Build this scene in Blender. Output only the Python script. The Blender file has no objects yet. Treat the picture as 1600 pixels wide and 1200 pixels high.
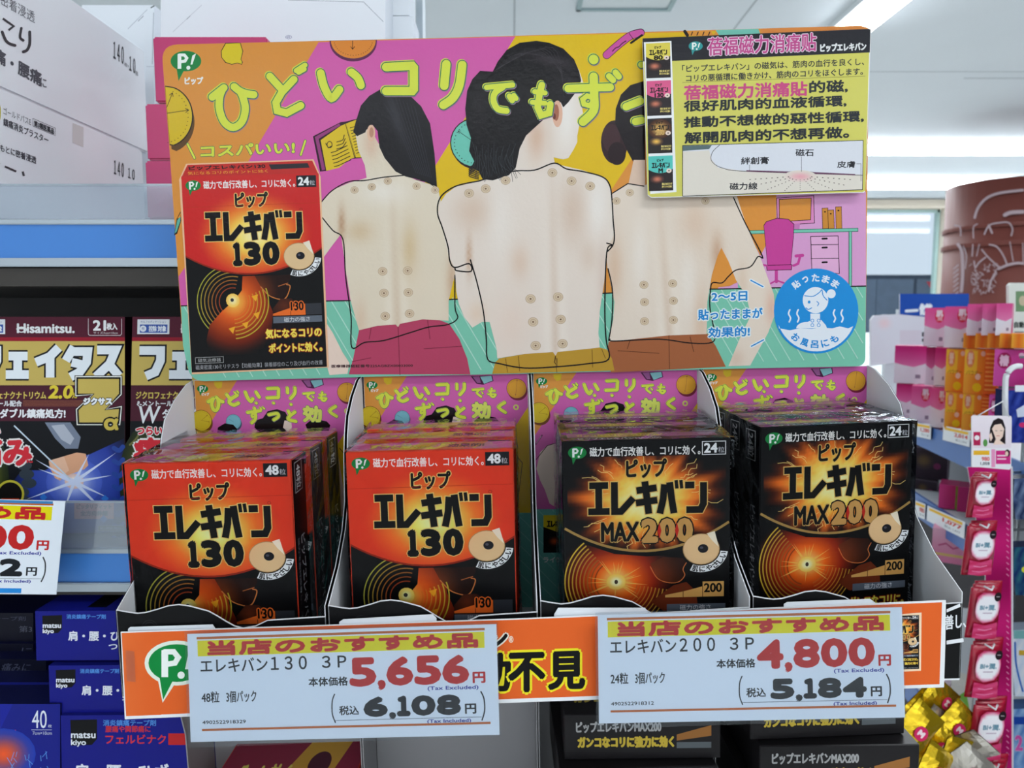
import bpy, bmesh, math, random
import numpy as np
from math import sin, cos, tan, pi, radians, exp, sqrt, atan2, hypot
from mathutils import Vector, Matrix
from mathutils.geometry import tessellate_polygon, delaunay_2d_cdt
random.seed(7)
SC = bpy.context.scene
COL = SC.collection
# ---------------------------------------------------------------- camera, light, exposure
F = 1160.0                       # focal length in pixels of the 1600x1200 frame
ZC = 1.45                        # eye height
PITCH = radians(5.4)
cam_d = bpy.data.cameras.new('camera'); cam = bpy.data.objects.new('camera', cam_d); COL.objects.link(cam)
cam_d.sensor_width = 36.0; cam_d.lens = F / 1600.0 * 36.0
cam.location = (0, 0, ZC); cam.rotation_euler = (pi / 2 - PITCH, 0, 0)
cam_d.clip_start = 0.01; cam_d.clip_end = 60
cam_d.dof.use_dof = True; cam_d.dof.focus_distance = 0.47; cam_d.dof.aperture_fstop = 15
SC.camera = cam
SC.view_settings.view_transform = 'Standard'; SC.view_settings.look = 'None'
SC.view_settings.gamma = 1.0; SC.view_settings.use_curve_mapping = False
SC.view_settings.exposure = 0.16
world = bpy.data.worlds.new('store_ambient'); SC.world = world; world.use_nodes = True
bgn = world.node_tree.nodes['Background']
bgn.inputs[0].default_value = (0.86, 0.94, 1.0, 1); bgn.inputs[1].default_value = 0.95
CEIL = ZC + 1.35
LIGHT_ON_CEILING = 9.0
TUBE = 9.0

def area(name, loc, rot, sx, sy, power, colr=(0.93, 0.97, 1.0)):
    l = bpy.data.lights.new(name, 'AREA'); l.shape = 'RECTANGLE'; l.size = sx; l.size_y = sy
    l.energy = power; l.color = colr
    o = bpy.data.objects.new(name, l); COL.objects.link(o); o.location = loc; o.rotation_euler = rot
    return o
area('ceiling_lamp_behind_viewer', (0.2, -2.2, CEIL - 0.03), (0, 0, 0), 4.0, 0.35, 10)
area('top_shelf_fill', (1.3, -0.5, CEIL - 0.03), (0, 0, 0), 2.0, 0.3, 24)  # added fill light, placed to brighten the cartons on the top shelf
area('floor_bounce_fill_aisle', (2.2, 3.2, CEIL - 0.03), (0, 0, 0), 3.0, 1.5, 46)  # added fill: lights the far floor so its bounce brightens the ceiling
area('floor_bounce_fill_hall', (1.5, 6.6, CEIL - 0.03), (0, 0, 0), 5.0, 1.5, 60)  # second added fill for floor bounce, deeper in the hall
area('floor_bounce_fill_next_aisle', (-1.8, 3.4, CEIL - 0.03), (0, 0, 0), 2.0, 1.5, 38)  # third added fill, same floor bounce from the neighbouring aisle

# ---------------------------------------------------------------- helpers
def lin(c):
    out = []
    for v in c[:3]:
        v = max(0.0, min(1.0, v / 255.0))
        out.append(v / 12.92 if v <= 0.04045 else ((v + 0.055) / 1.055) ** 2.4)
    return out
def mixc(a, b, t):
    t = max(0, min(1, t)); return tuple(a[i] + (b[i] - a[i]) * t for i in range(3))
RP = Matrix.Rotation(-PITCH, 3, 'X')
def ray(px, py):
    return (RP @ Vector(((px - 800) / F, 1.0, -(py - 600) / F)))
def at(px, py, Y):
    d = ray(px, py); return Vector((0, 0, ZC)) + d * (Y / d.y)
def atx(px, py, X):
    d = ray(px, py); return Vector((0, 0, ZC)) + d * (X / d.x)
def atz(px, py, Z):
    d = ray(px, py); return Vector((0, 0, ZC)) + d * ((Z - ZC) / d.z)
def tag(o, label=None, cat=None, group=None, kind=None):
    if label: o['label'] = label
    if cat: o['category'] = cat
    if group: o['group'] = group
    if kind: o['kind'] = kind
    return o
def empty(name, loc, rot=(0, 0, 0)):
    o = bpy.data.objects.new(name, None); COL.objects.link(o); o.location = loc; o.rotation_euler = rot
    o.empty_display_size = 0.02
    return o
def link(name, me, parent=None, m=None):
    o = bpy.data.objects.new(name, me); COL.objects.link(o)
    if parent: o.parent = parent
    if m is not None and not me.materials: me.materials.append(m)
    return o
def copy_tree(o, parent=None):
    c = o.copy(); COL.objects.link(c)
    if parent: c.parent = parent; 
    for ch in list(o.children): copy_tree(ch, c)
    return c
# materials
MATS = {}
def material(name, color=None, rough=0.5, spec=0.4, metal=0.0, bump=0.0, bscale=60.0, coat=0.0, emit=None, estr=0.0, noise=0.0, nscale=20.0, attr=False, coat_rough=0.1):
    if name in MATS: return MATS[name]
    m = bpy.data.materials.new(name); m.use_nodes = True; nt = m.node_tree; N = nt.nodes; L = nt.links
    b = N['Principled BSDF']
    b.inputs['Roughness'].default_value = rough; b.inputs['Metallic'].default_value = metal
    b.inputs['Specular IOR Level'].default_value = spec
    b.inputs['Coat Weight'].default_value = coat; b.inputs['Coat Roughness'].default_value = coat_rough
    src = None
    if attr:
        a = N.new('ShaderNodeAttribute'); a.attribute_name = 'Col'; src = a.outputs['Color']
    else:
        c = lin(color); b.inputs['Base Color'].default_value = (*c, 1)
    tc = N.new('ShaderNodeTexCoord')
    if noise > 0:
        n = N.new('ShaderNodeTexNoise'); n.inputs['Scale'].default_value = nscale; n.inputs['Detail'].default_value = 4
        L.new(tc.outputs['Object'], n.inputs['Vector'])
        mr = N.new('ShaderNodeMapRange'); mr.inputs[3].default_value = 1 - noise; mr.inputs[4].default_value = 1 + noise * 0.4
        L.new(n.outputs['Fac'], mr.inputs[0])
        vm = N.new('ShaderNodeVectorMath'); vm.operation = 'SCALE'
        if src: L.new(src, vm.inputs[0])
        else: vm.inputs[0].default_value = lin(color)
        L.new(mr.outputs[0], vm.inputs['Scale']); src = vm.outputs[0]
    if src: L.new(src, b.inputs['Base Color'])
    if bump > 0:
        n2 = N.new('ShaderNodeTexNoise'); n2.inputs['Scale'].default_value = bscale; n2.inputs['Detail'].default_value = 3
        L.new(tc.outputs['Object'], n2.inputs['Vector'])
        bp = N.new('ShaderNodeBump'); bp.inputs['Strength'].default_value = bump; bp.inputs['Distance'].default_value = 0.001
        L.new(n2.outputs['Fac'], bp.inputs['Height']); L.new(bp.outputs[0], b.inputs['Normal'])
        if coat > 0: L.new(bp.outputs[0], b.inputs['Coat Normal'])
    if emit:
        b.inputs['Emission Color'].default_value = (*lin(emit), 1); b.inputs['Emission Strength'].default_value = estr
    MATS[name] = m
    return m
def clear_material(name, tint=(235, 240, 245), gloss=0.12, rough=0.12, bump=0.3, bscale=70, milky=0.0, milkc=(215, 222, 230), floor_=0.35):
    """thin clear plastic: mostly transparent with a fresnel gloss"""
    if name in MATS: return MATS[name]
    m = bpy.data.materials.new(name); m.use_nodes = True; nt = m.node_tree; N = nt.nodes; L = nt.links
    N.remove(N['Principled BSDF']); out = N['Material Output']
    tr = N.new('ShaderNodeBsdfTransparent'); tr.inputs[0].default_value = (*lin(tint), 1)
    gl = N.new('ShaderNodeBsdfGlossy'); gl.inputs['Roughness'].default_value = rough; gl.inputs[0].default_value = (0.9, 0.95, 1, 1)
    fr = N.new('ShaderNodeLayerWeight'); fr.inputs[0].default_value = 0.35
    mr = N.new('ShaderNodeMapRange'); mr.inputs[3].default_value = gloss * floor_; mr.inputs[4].default_value = min(0.95, gloss * 4)
    L.new(fr.outputs['Fresnel'], mr.inputs[0])
    mx = N.new('ShaderNodeMixShader'); L.new(mr.outputs[0], mx.inputs[0]); L.new(tr.outputs[0], mx.inputs[1]); L.new(gl.outputs[0], mx.inputs[2])
    tc = N.new('ShaderNodeTexCoord'); n2 = N.new('ShaderNodeTexNoise'); n2.inputs['Scale'].default_value = bscale; n2.inputs['Detail'].default_value = 3
    n2.inputs['Distortion'].default_value = 0.95
    L.new(tc.outputs['Object'], n2.inputs['Vector'])
    bp = N.new('ShaderNodeBump'); bp.inputs['Strength'].default_value = bump; bp.inputs['Distance'].default_value = 0.004
    L.new(n2.outputs['Fac'], bp.inputs['Height']); L.new(bp.outputs[0], gl.inputs['Normal']); L.new(bp.outputs[0], fr.inputs['Normal'])
    last = mx
    if milky > 0:
        df = N.new('ShaderNodeBsdfDiffuse'); df.inputs[0].default_value = (*lin(milkc), 1)
        m2 = N.new('ShaderNodeMixShader'); m2.inputs[0].default_value = milky
        L.new(mx.outputs[0], m2.inputs[1]); L.new(df.outputs[0], m2.inputs[2]); last = m2
    L.new(last.outputs[0], out.inputs['Surface'])
    MATS[name] = m
    return m

# ---------------------------------------------------------------- flat print as thin layers of ink on real surfaces
_tc = bpy.data.curves.new('glyph_source', 'FONT'); _to = bpy.data.objects.new('glyph_source', _tc)
COL.objects.link(_to)
_tc.resolution_u = 3
GLY = {}
def glyphs(s):
    if s not in GLY:
        _tc.body = s
        dg = bpy.context.evaluated_depsgraph_get(); dg.update()
        me = bpy.data.meshes.new_from_object(_to.evaluated_get(dg))
        vs = [(v.co.x, v.co.y) for v in me.vertices]; fs = [tuple(p.vertices) for p in me.polygons]
        bpy.data.meshes.remove(me)
        if not vs: vs, fs = [(0, 0), (1, 0), (1, 1)], []
        x0 = min(v[0] for v in vs); x1 = max(v[0] for v in vs); y0 = min(v[1] for v in vs); y1 = max(v[1] for v in vs)
        GLY[s] = ([((x - x0) / max(1e-6, x1 - x0), 1 - (y - y0) / max(1e-6, y1 - y0)) for x, y in vs], fs)
    return GLY[s]

class Canvas:
    """x to the right, y down; every call adds one more very thin layer of ink"""
    def __init__(s, mapf, dz=4e-6):
        s.m = mapf; s.dz = dz; s.lv = 0; s.v = []; s.f = []; s.c = []; s.T = lambda x, y: (x, y); s.gain = 1.0
        s.B = np.zeros((256, 5)); s.nb = 0
    def col(s, c):
        l = lin(c); return (min(0.95, l[0] * s.gain), min(0.95, l[1] * s.gain), min(0.95, l[2] * s.gain), 1.0)
    def reset(s): s.nb = 0
    def raw(s, pts, faces, cols, same=False, ramp=False):
        b = len(s.v); P = [s.T(x, y) for x, y in pts]
        xs = [p[0] for p in P]; ys = [p[1] for p in P]; x0, x1, y0, y1 = min(xs), max(xs), min(ys), max(ys)
        if s.nb >= len(s.B): s.B = np.vstack([s.B, np.zeros((len(s.B), 5))])
        Q = s.B[:s.nb]; hit = (Q[:, 0] < x1) & (Q[:, 1] > x0) & (Q[:, 2] < y1) & (Q[:, 3] > y0)
        lv = 1 + (Q[hit, 4].max() if hit.any() else 0)
        s.B[s.nb] = (x0, x1, y0, y1, lv); s.nb += 1; s.lv = lv
        n = max(1, len(P) - 1)
        s.v += [tuple(s.m(x, y, (lv + (.5 * i / n if ramp else 0)) * s.dz)) for i, (x, y) in enumerate(P)]
        if len(cols) == 1: cols = cols * len(pts)
        s.c += [s.col(c) for c in cols]
        for f in faces:
            a = 0.0
            for i in range(len(f)):
                x0, y0 = P[f[i]]; x1, y1 = P[f[(i + 1) % len(f)]]; a += x0 * y1 - x1 * y0
            if a > 0: f = tuple(reversed(f))
            s.f.append(tuple(b + i for i in f))
    def poly(s, pts, c, same=False):
        fs = tessellate_polygon([[Vector((x, y, 0)) for x, y in pts]])
        s.raw(pts, [tuple(f) for f in fs], [c], same)
    def rect(s, x0, y0, x1, y1, c, same=False):
        s.raw([(x0, y0), (x1, y0), (x1, y1), (x0, y1)], [(0, 1, 2, 3)], [c], same)
    def grad(s, pts, fn, step):
        """polygon filled by a printed colour gradient fn(x, y)"""
        n = len(pts); b = []
        for i in range(n):
            (x0, y0), (x1, y1) = pts[i], pts[(i + 1) % n]; k = max(1, int(hypot(x1 - x0, y1 - y0) / step))
            for j in range(k): b.append((x0 + (x1 - x0) * j / k, y0 + (y1 - y0) * j / k))
        xs = [p[0] for p in pts]; ys = [p[1] for p in pts]; V = [Vector(p) for p in b]; nb = len(V)
        y = min(ys) + step * .5; r = 0
        while y < max(ys):
            x = min(xs) + step * (.5 if r % 2 else .1)
            while x < max(xs): V.append(Vector((x, y))); x += step
            y += step; r += 1
        ov, oe, of, *_ = delaunay_2d_cdt(V, [(i, (i + 1) % nb) for i in range(nb)], [list(range(nb))], 1, 1e-5)
        P = [(v.x, v.y) for v in ov]
        s.raw(P, [tuple(f) for f in of], [fn(x, y) for x, y in P])
    def rgrad(s, x0, y0, x1, y1, fn, nx, ny):
        P = [(x0 + (x1 - x0) * i / nx, y0 + (y1 - y0) * j / ny) for j in range(ny + 1) for i in range(nx + 1)]
        fs = [(j * (nx + 1) + i, j * (nx + 1) + i + 1, (j + 1) * (nx + 1) + i + 1, (j + 1) * (nx + 1) + i) for j in range(ny) for i in range(nx)]
        s.raw(P, fs, [fn(x, y) for x, y in P])
    def ell(s, cx, cy, rx, ry, c, n=28, a0=0, a1=360, same=False):
        full = a1 - a0 >= 360
        P = [(cx + rx * cos(radians(a0 + (a1 - a0) * i / n)), cy + ry * sin(radians(a0 + (a1 - a0) * i / n))) for i in range(n if full else n + 1)]
        P.append((cx, cy)); k = len(P) - 1
        fs = [(k, i, (i + 1) % k) for i in range(k if full else k - 1)]
        s.raw(P, fs, [c], same)
    def ring(s, cx, cy, rx, ry, w, c, n=32, a0=0, a1=360):
        P = []
        for i in range(n + 1):
            a = radians(a0 + (a1 - a0) * i / n)
            P += [(cx + (rx - w / 2) * cos(a), cy + (ry - w / 2) * sin(a)), (cx + (rx + w / 2) * cos(a), cy + (ry + w / 2) * sin(a))]
        s.raw(P, [(2 * i, 2 * i + 1, 2 * i + 3, 2 * i + 2) for i in range(n)], [c])
    def glow(s, cx, cy, rx, ry, cin, cout, n=24, rings=5):
        P = [(cx, cy)]; C = [cin]; fs = []
        for k in range(1, rings + 1):
            t = k / rings
            for i in range(n):
                a = 2 * pi * i / n; P.append((cx + rx * t * cos(a), cy + ry * t * sin(a))); C.append(mixc(cin, cout, t * t * (3 - 2 * t)))
        for i in range(n): fs.append((0, 1 + i, 1 + (i + 1) % n))
        for k in range(rings - 1):
            for i in range(n):
                a = 1 + k * n + i; b = 1 + k * n + (i + 1) % n; fs.append((a, b, b + n, a + n))
        s.raw(P, fs, C)
    def smooth(s, pts, k=5, closed=False):
        n = len(pts); out = []
        g = (lambda i: pts[i % n]) if closed else (lambda i: pts[max(0, min(n - 1, i))])
        for i in range(n if closed else n - 1):
            p0, p1, p2, p3 = g(i - 1), g(i), g(i + 1), g(i + 2)
            for j in range(k):
                t = j / k
                out.append(tuple(0.5 * (2 * p1[d] + (p2[d] - p0[d]) * t + (2 * p0[d] - 5 * p1[d] + 4 * p2[d] - p3[d]) * t * t + (3 * p1[d] - p0[d] - 3 * p2[d] + p3[d]) * t ** 3) for d in (0, 1)))
        if not closed: out.append(pts[-1])
        return out
    def line(s, pts, w, c_, curve=False, round_=True, closed=False, same=False, off=(0, 0)):
        if curve: pts = s.smooth(pts, 5, closed)
        if off != (0, 0): pts = [(x + off[0], y + off[1]) for x, y in pts]
        h = w / 2; q = [pts[0]]
        for t in pts[1:]:
            if hypot(t[0] - q[-1][0], t[1] - q[-1][1]) > 1e-4: q.append(t)
        if closed and hypot(q[0][0] - q[-1][0], q[0][1] - q[-1][1]) < 1e-4: q.pop()
        if len(q) < 2: return
        n = len(q); P = []; fs = []
        for i in range(n):
            a = q[i - 1] if (i > 0 or closed) else q[0]; c = q[i]; e = q[(i + 1) % n] if (i < n - 1 or closed) else q[-1]
            d1 = Vector((c[0] - a[0], c[1] - a[1])); d2 = Vector((e[0] - c[0], e[1] - c[1]))
            if d1.length < 1e-6: d1 = d2.copy()
            if d2.length < 1e-6: d2 = d1.copy()
            d1.normalize(); d2.normalize(); m = Vector((-d1.y - d2.y, d1.x + d2.x)); L = m.length_squared
            m = m * (2 / max(L, 1.6)) if L > 1e-6 else Vector((-d1.y, d1.x))
            P += [(c[0] + m.x * h, c[1] + m.y * h), (c[0] - m.x * h, c[1] - m.y * h)]
        fs = [(2 * i, 2 * i + 1, (2 * i + 3) % (2 * n), (2 * i + 2) % (2 * n)) for i in range(n if closed else n - 1)]
        if round_ and not closed:
            for (c, o, i0, i1) in ((q[0], q[1], 0, 1), (q[-1], q[-2], 2 * n - 2, 2 * n - 1)):
                an = atan2(c[1] - o[1], c[0] - o[0]); k = 8 if w > 3 else 4; b = len(P)
                P += [(c[0] + h * cos(an - pi / 2 + pi * j / k), c[1] + h * sin(an - pi / 2 + pi * j / k)) for j in range(k + 1)]
                fs.append(tuple(range(b, b + k + 1)))
        s.raw(P, fs, [c_], same, ramp=True)
    def blockline(s, pts, w, c, off=(0, 0), same=False):
        """strokes with square ends and mitred corners"""
        pts = [(x + off[0], y + off[1]) for x, y in pts]; h = w / 2; L = []; R = []
        for i, p in enumerate(pts):
            a = pts[max(0, i - 1)]; b = pts[min(len(pts) - 1, i + 1)]
            d1 = Vector((p[0] - a[0], p[1] - a[1])); d2 = Vector((b[0] - p[0], b[1] - p[1]))
            if d1.length < 1e-6: d1 = d2
            if d2.length < 1e-6: d2 = d1
            d1.normalize(); d2.normalize(); n1 = Vector((-d1.y, d1.x)); n2 = Vector((-d2.y, d2.x)); m = (n1 + n2)
            m = m / max(0.5, m.length_squared / 2)
            L.append((p[0] + m.x * h, p[1] + m.y * h)); R.append((p[0] - m.x * h, p[1] - m.y * h))
        n = len(pts)
        s.raw(L + R, [(i, i + 1, n + i + 1, n + i) for i in range(n - 1)], [c], same)
    def text(s, t, x0, y0, x1, y1, c, bold=0.0, slope=0.0, oc=None, ow=0.0, oc2=None, ow2=0.0, ital=0.0):
        """lettering fitted to the box; slope shears it along x, ital leans it"""
        V, fs = glyphs(t); W = x1 - x0; H = y1 - y0
        def place(dx, dy):
            return [(x0 + u * W + dx + ital * (1 - v) * H, y0 + v * H + dy + slope * (u * W)) for u, v in V]
        for (cc, ww) in ((oc2, ow2), (oc, ow)):
            if cc is not None and ww > 0:
                for i in range(8):
                    a = pi / 4 * i; s.raw(place(ww * cos(a), ww * sin(a)), fs, [cc], i > 0)
        if bold > 1.5:
            for i in range(6):
                a = pi / 3 * i; s.raw(place(.5 * bold * cos(a), .5 * bold * sin(a)), fs, [c], True)
        if bold > 0:
            for i in range(6):
                a = pi / 3 * i; s.raw(place(bold * cos(a), bold * sin(a)), fs, [c], i > 0)
            s.raw(place(0, 0), fs, [c], True)
        else: s.raw(place(0, 0), fs, [c])
    def digits(s, t, x0, y0, x1, y1, c, bold=0.0, oc=None, ow=0.0, gap=.08):
        """heavy figures set close together, each fitted to its own cell"""
        wt = {',': .3, '1': .56}; tot = sum(wt.get(ch, 1) for ch in t) + gap * (len(t) - 1); k = (x1 - x0) / tot; x = x0
        cells = []
        for ch in t: w = wt.get(ch, 1) * k; cells.append((ch, x, x + w)); x += w + gap * k
        for ph in ((0, 1) if oc else (1,)):
            for ch, a, b in cells:
                ya, yb = (y0, y1) if ch != ',' else (y1 - (y1 - y0) * .22, y1 + (y1 - y0) * .14)
                B = bold if ph else bold + ow
                V, fs = glyphs('１' if ch == '1' else ch)
                for i in range(17):
                    an = pi / 4 * i; q = B if i < 8 else B * .5 if i < 16 else 0
                    s.raw([(a + bold + u * (b - a - 2 * bold) + q * cos(an), ya + bold + v * (yb - ya - 2 * bold) + q * sin(an)) for u, v in V], fs, [c if ph else oc])
    def turned(s, t, cx, cy, q, ang, c, bold=0.0):
        """one letter of size 2q turned by ang about its centre"""
        o = s.T; ca, sa = cos(ang), sin(ang)
        s.T = lambda x, y: o(cx + (x - cx) * ca - (y - cy) * sa, cy + (x - cx) * sa + (y - cy) * ca)
        s.text(t, cx - q, cy - q, cx + q, cy + q, c, bold=bold); s.T = o
    def add3(s, verts, faces, c):
        b = len(s.v); s.v += [tuple(v) for v in verts]; s.c += [s.col(c)] * len(verts); s.f += [tuple(b + i for i in f) for f in faces]
    def slab(s, outline, thick, cback=(235, 235, 235), cedge=(240, 240, 240), y0=0.0):
        """solid board behind the print: outline in canvas coordinates, thickness behind the face"""
        n = len(outline); P = [s.T(*p) for p in outline]
        fr = [Vector(s.m(x, y, y0)) for x, y in P]; bk = [Vector(s.m(x, y, y0 - thick)) for x, y in P]
        tri = [tuple(t) for t in tessellate_polygon([[Vector((x, y, 0)) for x, y in P]])]
        s.add3(fr, tri, cback); s.add3(bk, tri, cback)
        s.add3(fr + bk, [(i, (i + 1) % n, n + (i + 1) % n, n + i) for i in range(n)], cedge)
    def mesh(s, name, mat_):
        me = bpy.data.meshes.new(name); me.from_pydata(s.v, [], s.f); me.update()
        a = me.color_attributes.new('Col', 'FLOAT_COLOR', 'POINT')
        buf = [x for c in s.c for x in c]; a.data.foreach_set('color', buf)
        me.materials.append(mat_)
        return me
def quadmap(q):
    """bilinear map of the unit square onto a quad TL, TR, BR, BL"""
    (a, b, c, d) = q
    def f(u, v):
        return ((1 - u) * (1 - v) * a[0] + u * (1 - v) * b[0] + u * v * c[0] + (1 - u) * v * d[0],
                (1 - u) * (1 - v) * a[1] + u * (1 - v) * b[1] + u * v * c[1] + (1 - u) * v * d[1])
    return f
def boxmesh(name, boxes, m, bevel=0.0):
    bm = bmesh.new()
    for (x0, y0, z0, x1, y1, z1) in boxes:
        r = bmesh.ops.create_cube(bm, size=1.0)
        for v in r['verts']:
            v.co = Vector((x0 + (v.co.x + .5) * (x1 - x0), y0 + (v.co.y + .5) * (y1 - y0), z0 + (v.co.z + .5) * (z1 - z0)))
    if bevel > 0: bmesh.ops.bevel(bm, geom=bm.edges[:], offset=bevel, segments=2, affect='EDGES')
    me = bpy.data.meshes.new(name); bm.to_mesh(me); bm.free(); me.materials.append(m); return me
def prism(name, outline, fn, thick, m, bevel=0.0):
    """outline (2d) mapped by fn(a, b, depth) to 3d and given a thickness"""
    n = len(outline); P = [fn(a, b, 0.0) for a, b in outline] + [fn(a, b, thick) for a, b in outline]
    tri = [tuple(t) for t in tessellate_polygon([[Vector((x, y, 0)) for x, y in outline]])]
    fs = tri + [tuple(n + i for i in reversed(t)) for t in tri] + [(i, (i + 1) % n, n + (i + 1) % n, n + i) for i in range(n)]
    me = bpy.data.meshes.new(name); me.from_pydata([tuple(p) for p in P], [], fs); me.update()
    bm = bmesh.new(); bm.from_mesh(me); bmesh.ops.recalc_face_normals(bm, faces=bm.faces[:]); bm.to_mesh(me); bm.free()
    me.materials.append(m); return me
def tube(name, pts, r, m, n=10):
    bm = bmesh.new(); rings = []
    for i, p in enumerate(pts):
        p = Vector(p); a = Vector(pts[max(0, i - 1)]); b = Vector(pts[min(len(pts) - 1, i + 1)]); d = (b - a).normalized()
        u = d.cross(Vector((0, 0, 1)) if abs(d.z) < .9 else Vector((1, 0, 0))).normalized(); w = d.cross(u)
        rings.append([bm.verts.new(p + (u * cos(2 * pi * k / n) + w * sin(2 * pi * k / n)) * r) for k in range(n)])
    for a, b in zip(rings, rings[1:]):
        for k in range(n): bm.faces.new((a[k], a[(k + 1) % n], b[(k + 1) % n], b[k]))
    bm.faces.new(rings[0]); bm.faces.new(list(reversed(rings[-1])))
    bmesh.ops.recalc_face_normals(bm, faces=bm.faces[:])
    me = bpy.data.meshes.new(name); bm.to_mesh(me); bm.free(); me.materials.append(m)
    for p in me.polygons: p.use_smooth = True
    return me

# the counter display leans a little: its own frame, rolled by 1.3 degrees
ROLL = radians(-1.3)
PIV = Vector((0, 0, ZC - 0.045))
RD = Matrix.Rotation(ROLL, 3, 'Y')
def loc(px, py, Y):
    return RD.inverted() @ (at(px, py, Y) - PIV)
def wallhit(px, py, xl):
    """point of the display's plane x = xl seen at a pixel"""
    o = RD.inverted() @ (Vector((0, 0, ZC)) - PIV); d = RD.inverted() @ ray(px, py)
    return o + d * ((xl - o.x) / d.x)
def dworld(p): return PIV + RD @ Vector(p)
def dthing(name, org):
    return empty(name, dworld(org), (0, ROLL, 0))
def pxcanvas(org, Y, gain=1.0):
    """canvas in photograph pixels lying on the display plane y = Y, local to org"""
    org = Vector(org)
    def f(x, y, z): p = loc(x, y, Y) - org; return (p.x, p.y - z, p.z)
    c = Canvas(f); c.gain = gain; return c

GLOSS = material('laminated_print', rough=0.17, spec=0.15, attr=True, bump=0.12, bscale=300)
SATIN = material('coated_carton_print', rough=0.32, spec=0.15, attr=True, bump=0.05, bscale=90)
PAPER = material('paper_print', rough=0.6, spec=0.15, attr=True)
CLEAR = clear_material('clear_sleeve', gloss=0.1, rough=0.15, bump=0.2, bscale=30)
FILM = clear_material('shrink_film', tint=(252, 253, 254), gloss=0.24, rough=0.04, bump=1.0, bscale=30, floor_=-0.22)
GUARD = clear_material('clear_guard', tint=(220, 228, 235), gloss=0.2, rough=0.08, bump=0.05, bscale=10, milky=0.2)
# ---------------------------------------------------------------- artwork shared by cartons, poster and header cards
K = (14, 14, 16); GOLD = (205, 165, 95)
def logo(C, cx, cy, r, rim=False, green=(20, 130, 62), white=(240, 245, 240)):
    tail = [(cx - r * .62, cy + r * .42), (cx - r * .12, cy + r * .6), (cx - r * .48, cy + r * 1.3)]
    if rim:
        C.ell(cx, cy, r * 1.14, r * .8, (225, 235, 220)); C.line(tail, r * .28, (225, 235, 220), closed=True); C.poly(tail, (225, 235, 220))
    C.ell(cx, cy, r, r * .67, green); C.poly(tail, green)
    w = r * .19
    C.line([(cx - r * .42, cy - r * .46), (cx - r * .42, cy + r * .5)], w * 1.25, white, round_=False)
    C.line([(cx - r * .42, cy - r * .4), (cx - r * .1, cy - r * .4), (cx + r * .06, cy - r * .2), (cx - r * .06, cy + r * .0), (cx - r * .42, cy + r * .05)], w, white)
    C.poly([(cx + r * .3, cy + r * .22), (cx + r * .42, cy - r * .36), (cx + r * .66, cy - r * .5), (cx + r * .42, cy + r * .22)], white)
    C.ell(cx + r * .16, cy + r * .43, r * .13, r * .13, white, 12)
EL = [[[(.06, .1), (.94, .1)], [(.5, .1), (.5, .9)], [(0, .9), (1, .9)]],
      [[(.12, 0), (.12, .91), (.42, .91), (1, .5)]],
      [[(.03, .28), (.97, .2)], [(0, .66), (1, .58)], [(.42, 0), (.6, 1)]],
      [[(.22, .1), (.16, .55), (0, 1)], [(.46, .04), (.54, .5), (.66, 1)], [(.76, -.02), (.8, .24)], [(.98, -.02), (1.02, .24)]],
      [[(.06, .14), (.5, .14)], [(.92, .06), (.92, .72), (.78, .9), (.12, .9)]]]
def elekiban(C, x0, y0, x1, y1, c=K, oc=None, ow=0.0, slope=0.0, wt=.21):
    W = (x1 - x0); cw = W / 5.0; H = y1 - y0
    for ph in (0, 1):
        if ph == 0 and oc is None: continue
        first = True
        for i, g in enumerate(EL):
            gx = x0 + i * cw + cw * .03; gw = cw * .9
            for k, st in enumerate(g):
                w = H * wt * (.5 if (i == 3 and k >= 2) else 1)
                P = [(gx + u * gw, y0 + v * H + slope * (gx + u * gw - x0)) for u, v in st]
                if ph == 0:
                    a, b = Vector(P[0]), Vector(P[1]); d = (a - b).normalized() * ow; P[0] = tuple(a + d)
                    a, b = Vector(P[-1]), Vector(P[-2]); d = (a - b).normalized() * ow; P[-1] = tuple(a + d)
                    C.blockline(P, w + 2 * ow, oc, same=not first)
                else: C.blockline(P, w, c, same=not first)
                first = False
def patch(C, cx, cy, r, tilt=1.0):
    C.ell(cx, cy, r, r * .86, (178, 140, 92)); C.ell(cx, cy, r * .96, r * .82, (226, 192, 146))
    C.poly([(cx + r * .3, cy - r * .85), (cx + r * .72, cy - r * .98), (cx + r * .95, cy - r * .1), (cx + r * .6, cy - r * .45)], (238, 226, 205))
    C.ell(cx + r * .1, cy - r * .03, r * .28, r * .24, (28, 28, 36)); C.ell(cx + r * .02, cy - r * .08, r * .09, r * .07, (80, 80, 95))
def banner(C, cx, cy, r):
    P = []; n = 14
    for i in range(n + 1):
        a = radians(115 - 108 * i / n); P.append((cx + r * 1.45 * cos(a), cy + r * 1.28 * sin(a)))
    for i in range(n + 1):
        a = radians(7 + 108 * i / n); P.append((cx + r * 1.05 * cos(a), cy + r * .92 * sin(a)))
    C.poly(P, (236, 238, 240))
    for i, ch in enumerate('肌にやさしい'):
        a = radians(105 - 17.5 * i); x = cx + r * 1.25 * cos(a); y = cy + r * 1.1 * sin(a); q = r * (.155 if i in (0, 2, 3, 4, 5) else .145)
        C.turned(ch, x, y, q, a - pi / 2, (24, 24, 28), bold=r * .012)
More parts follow.
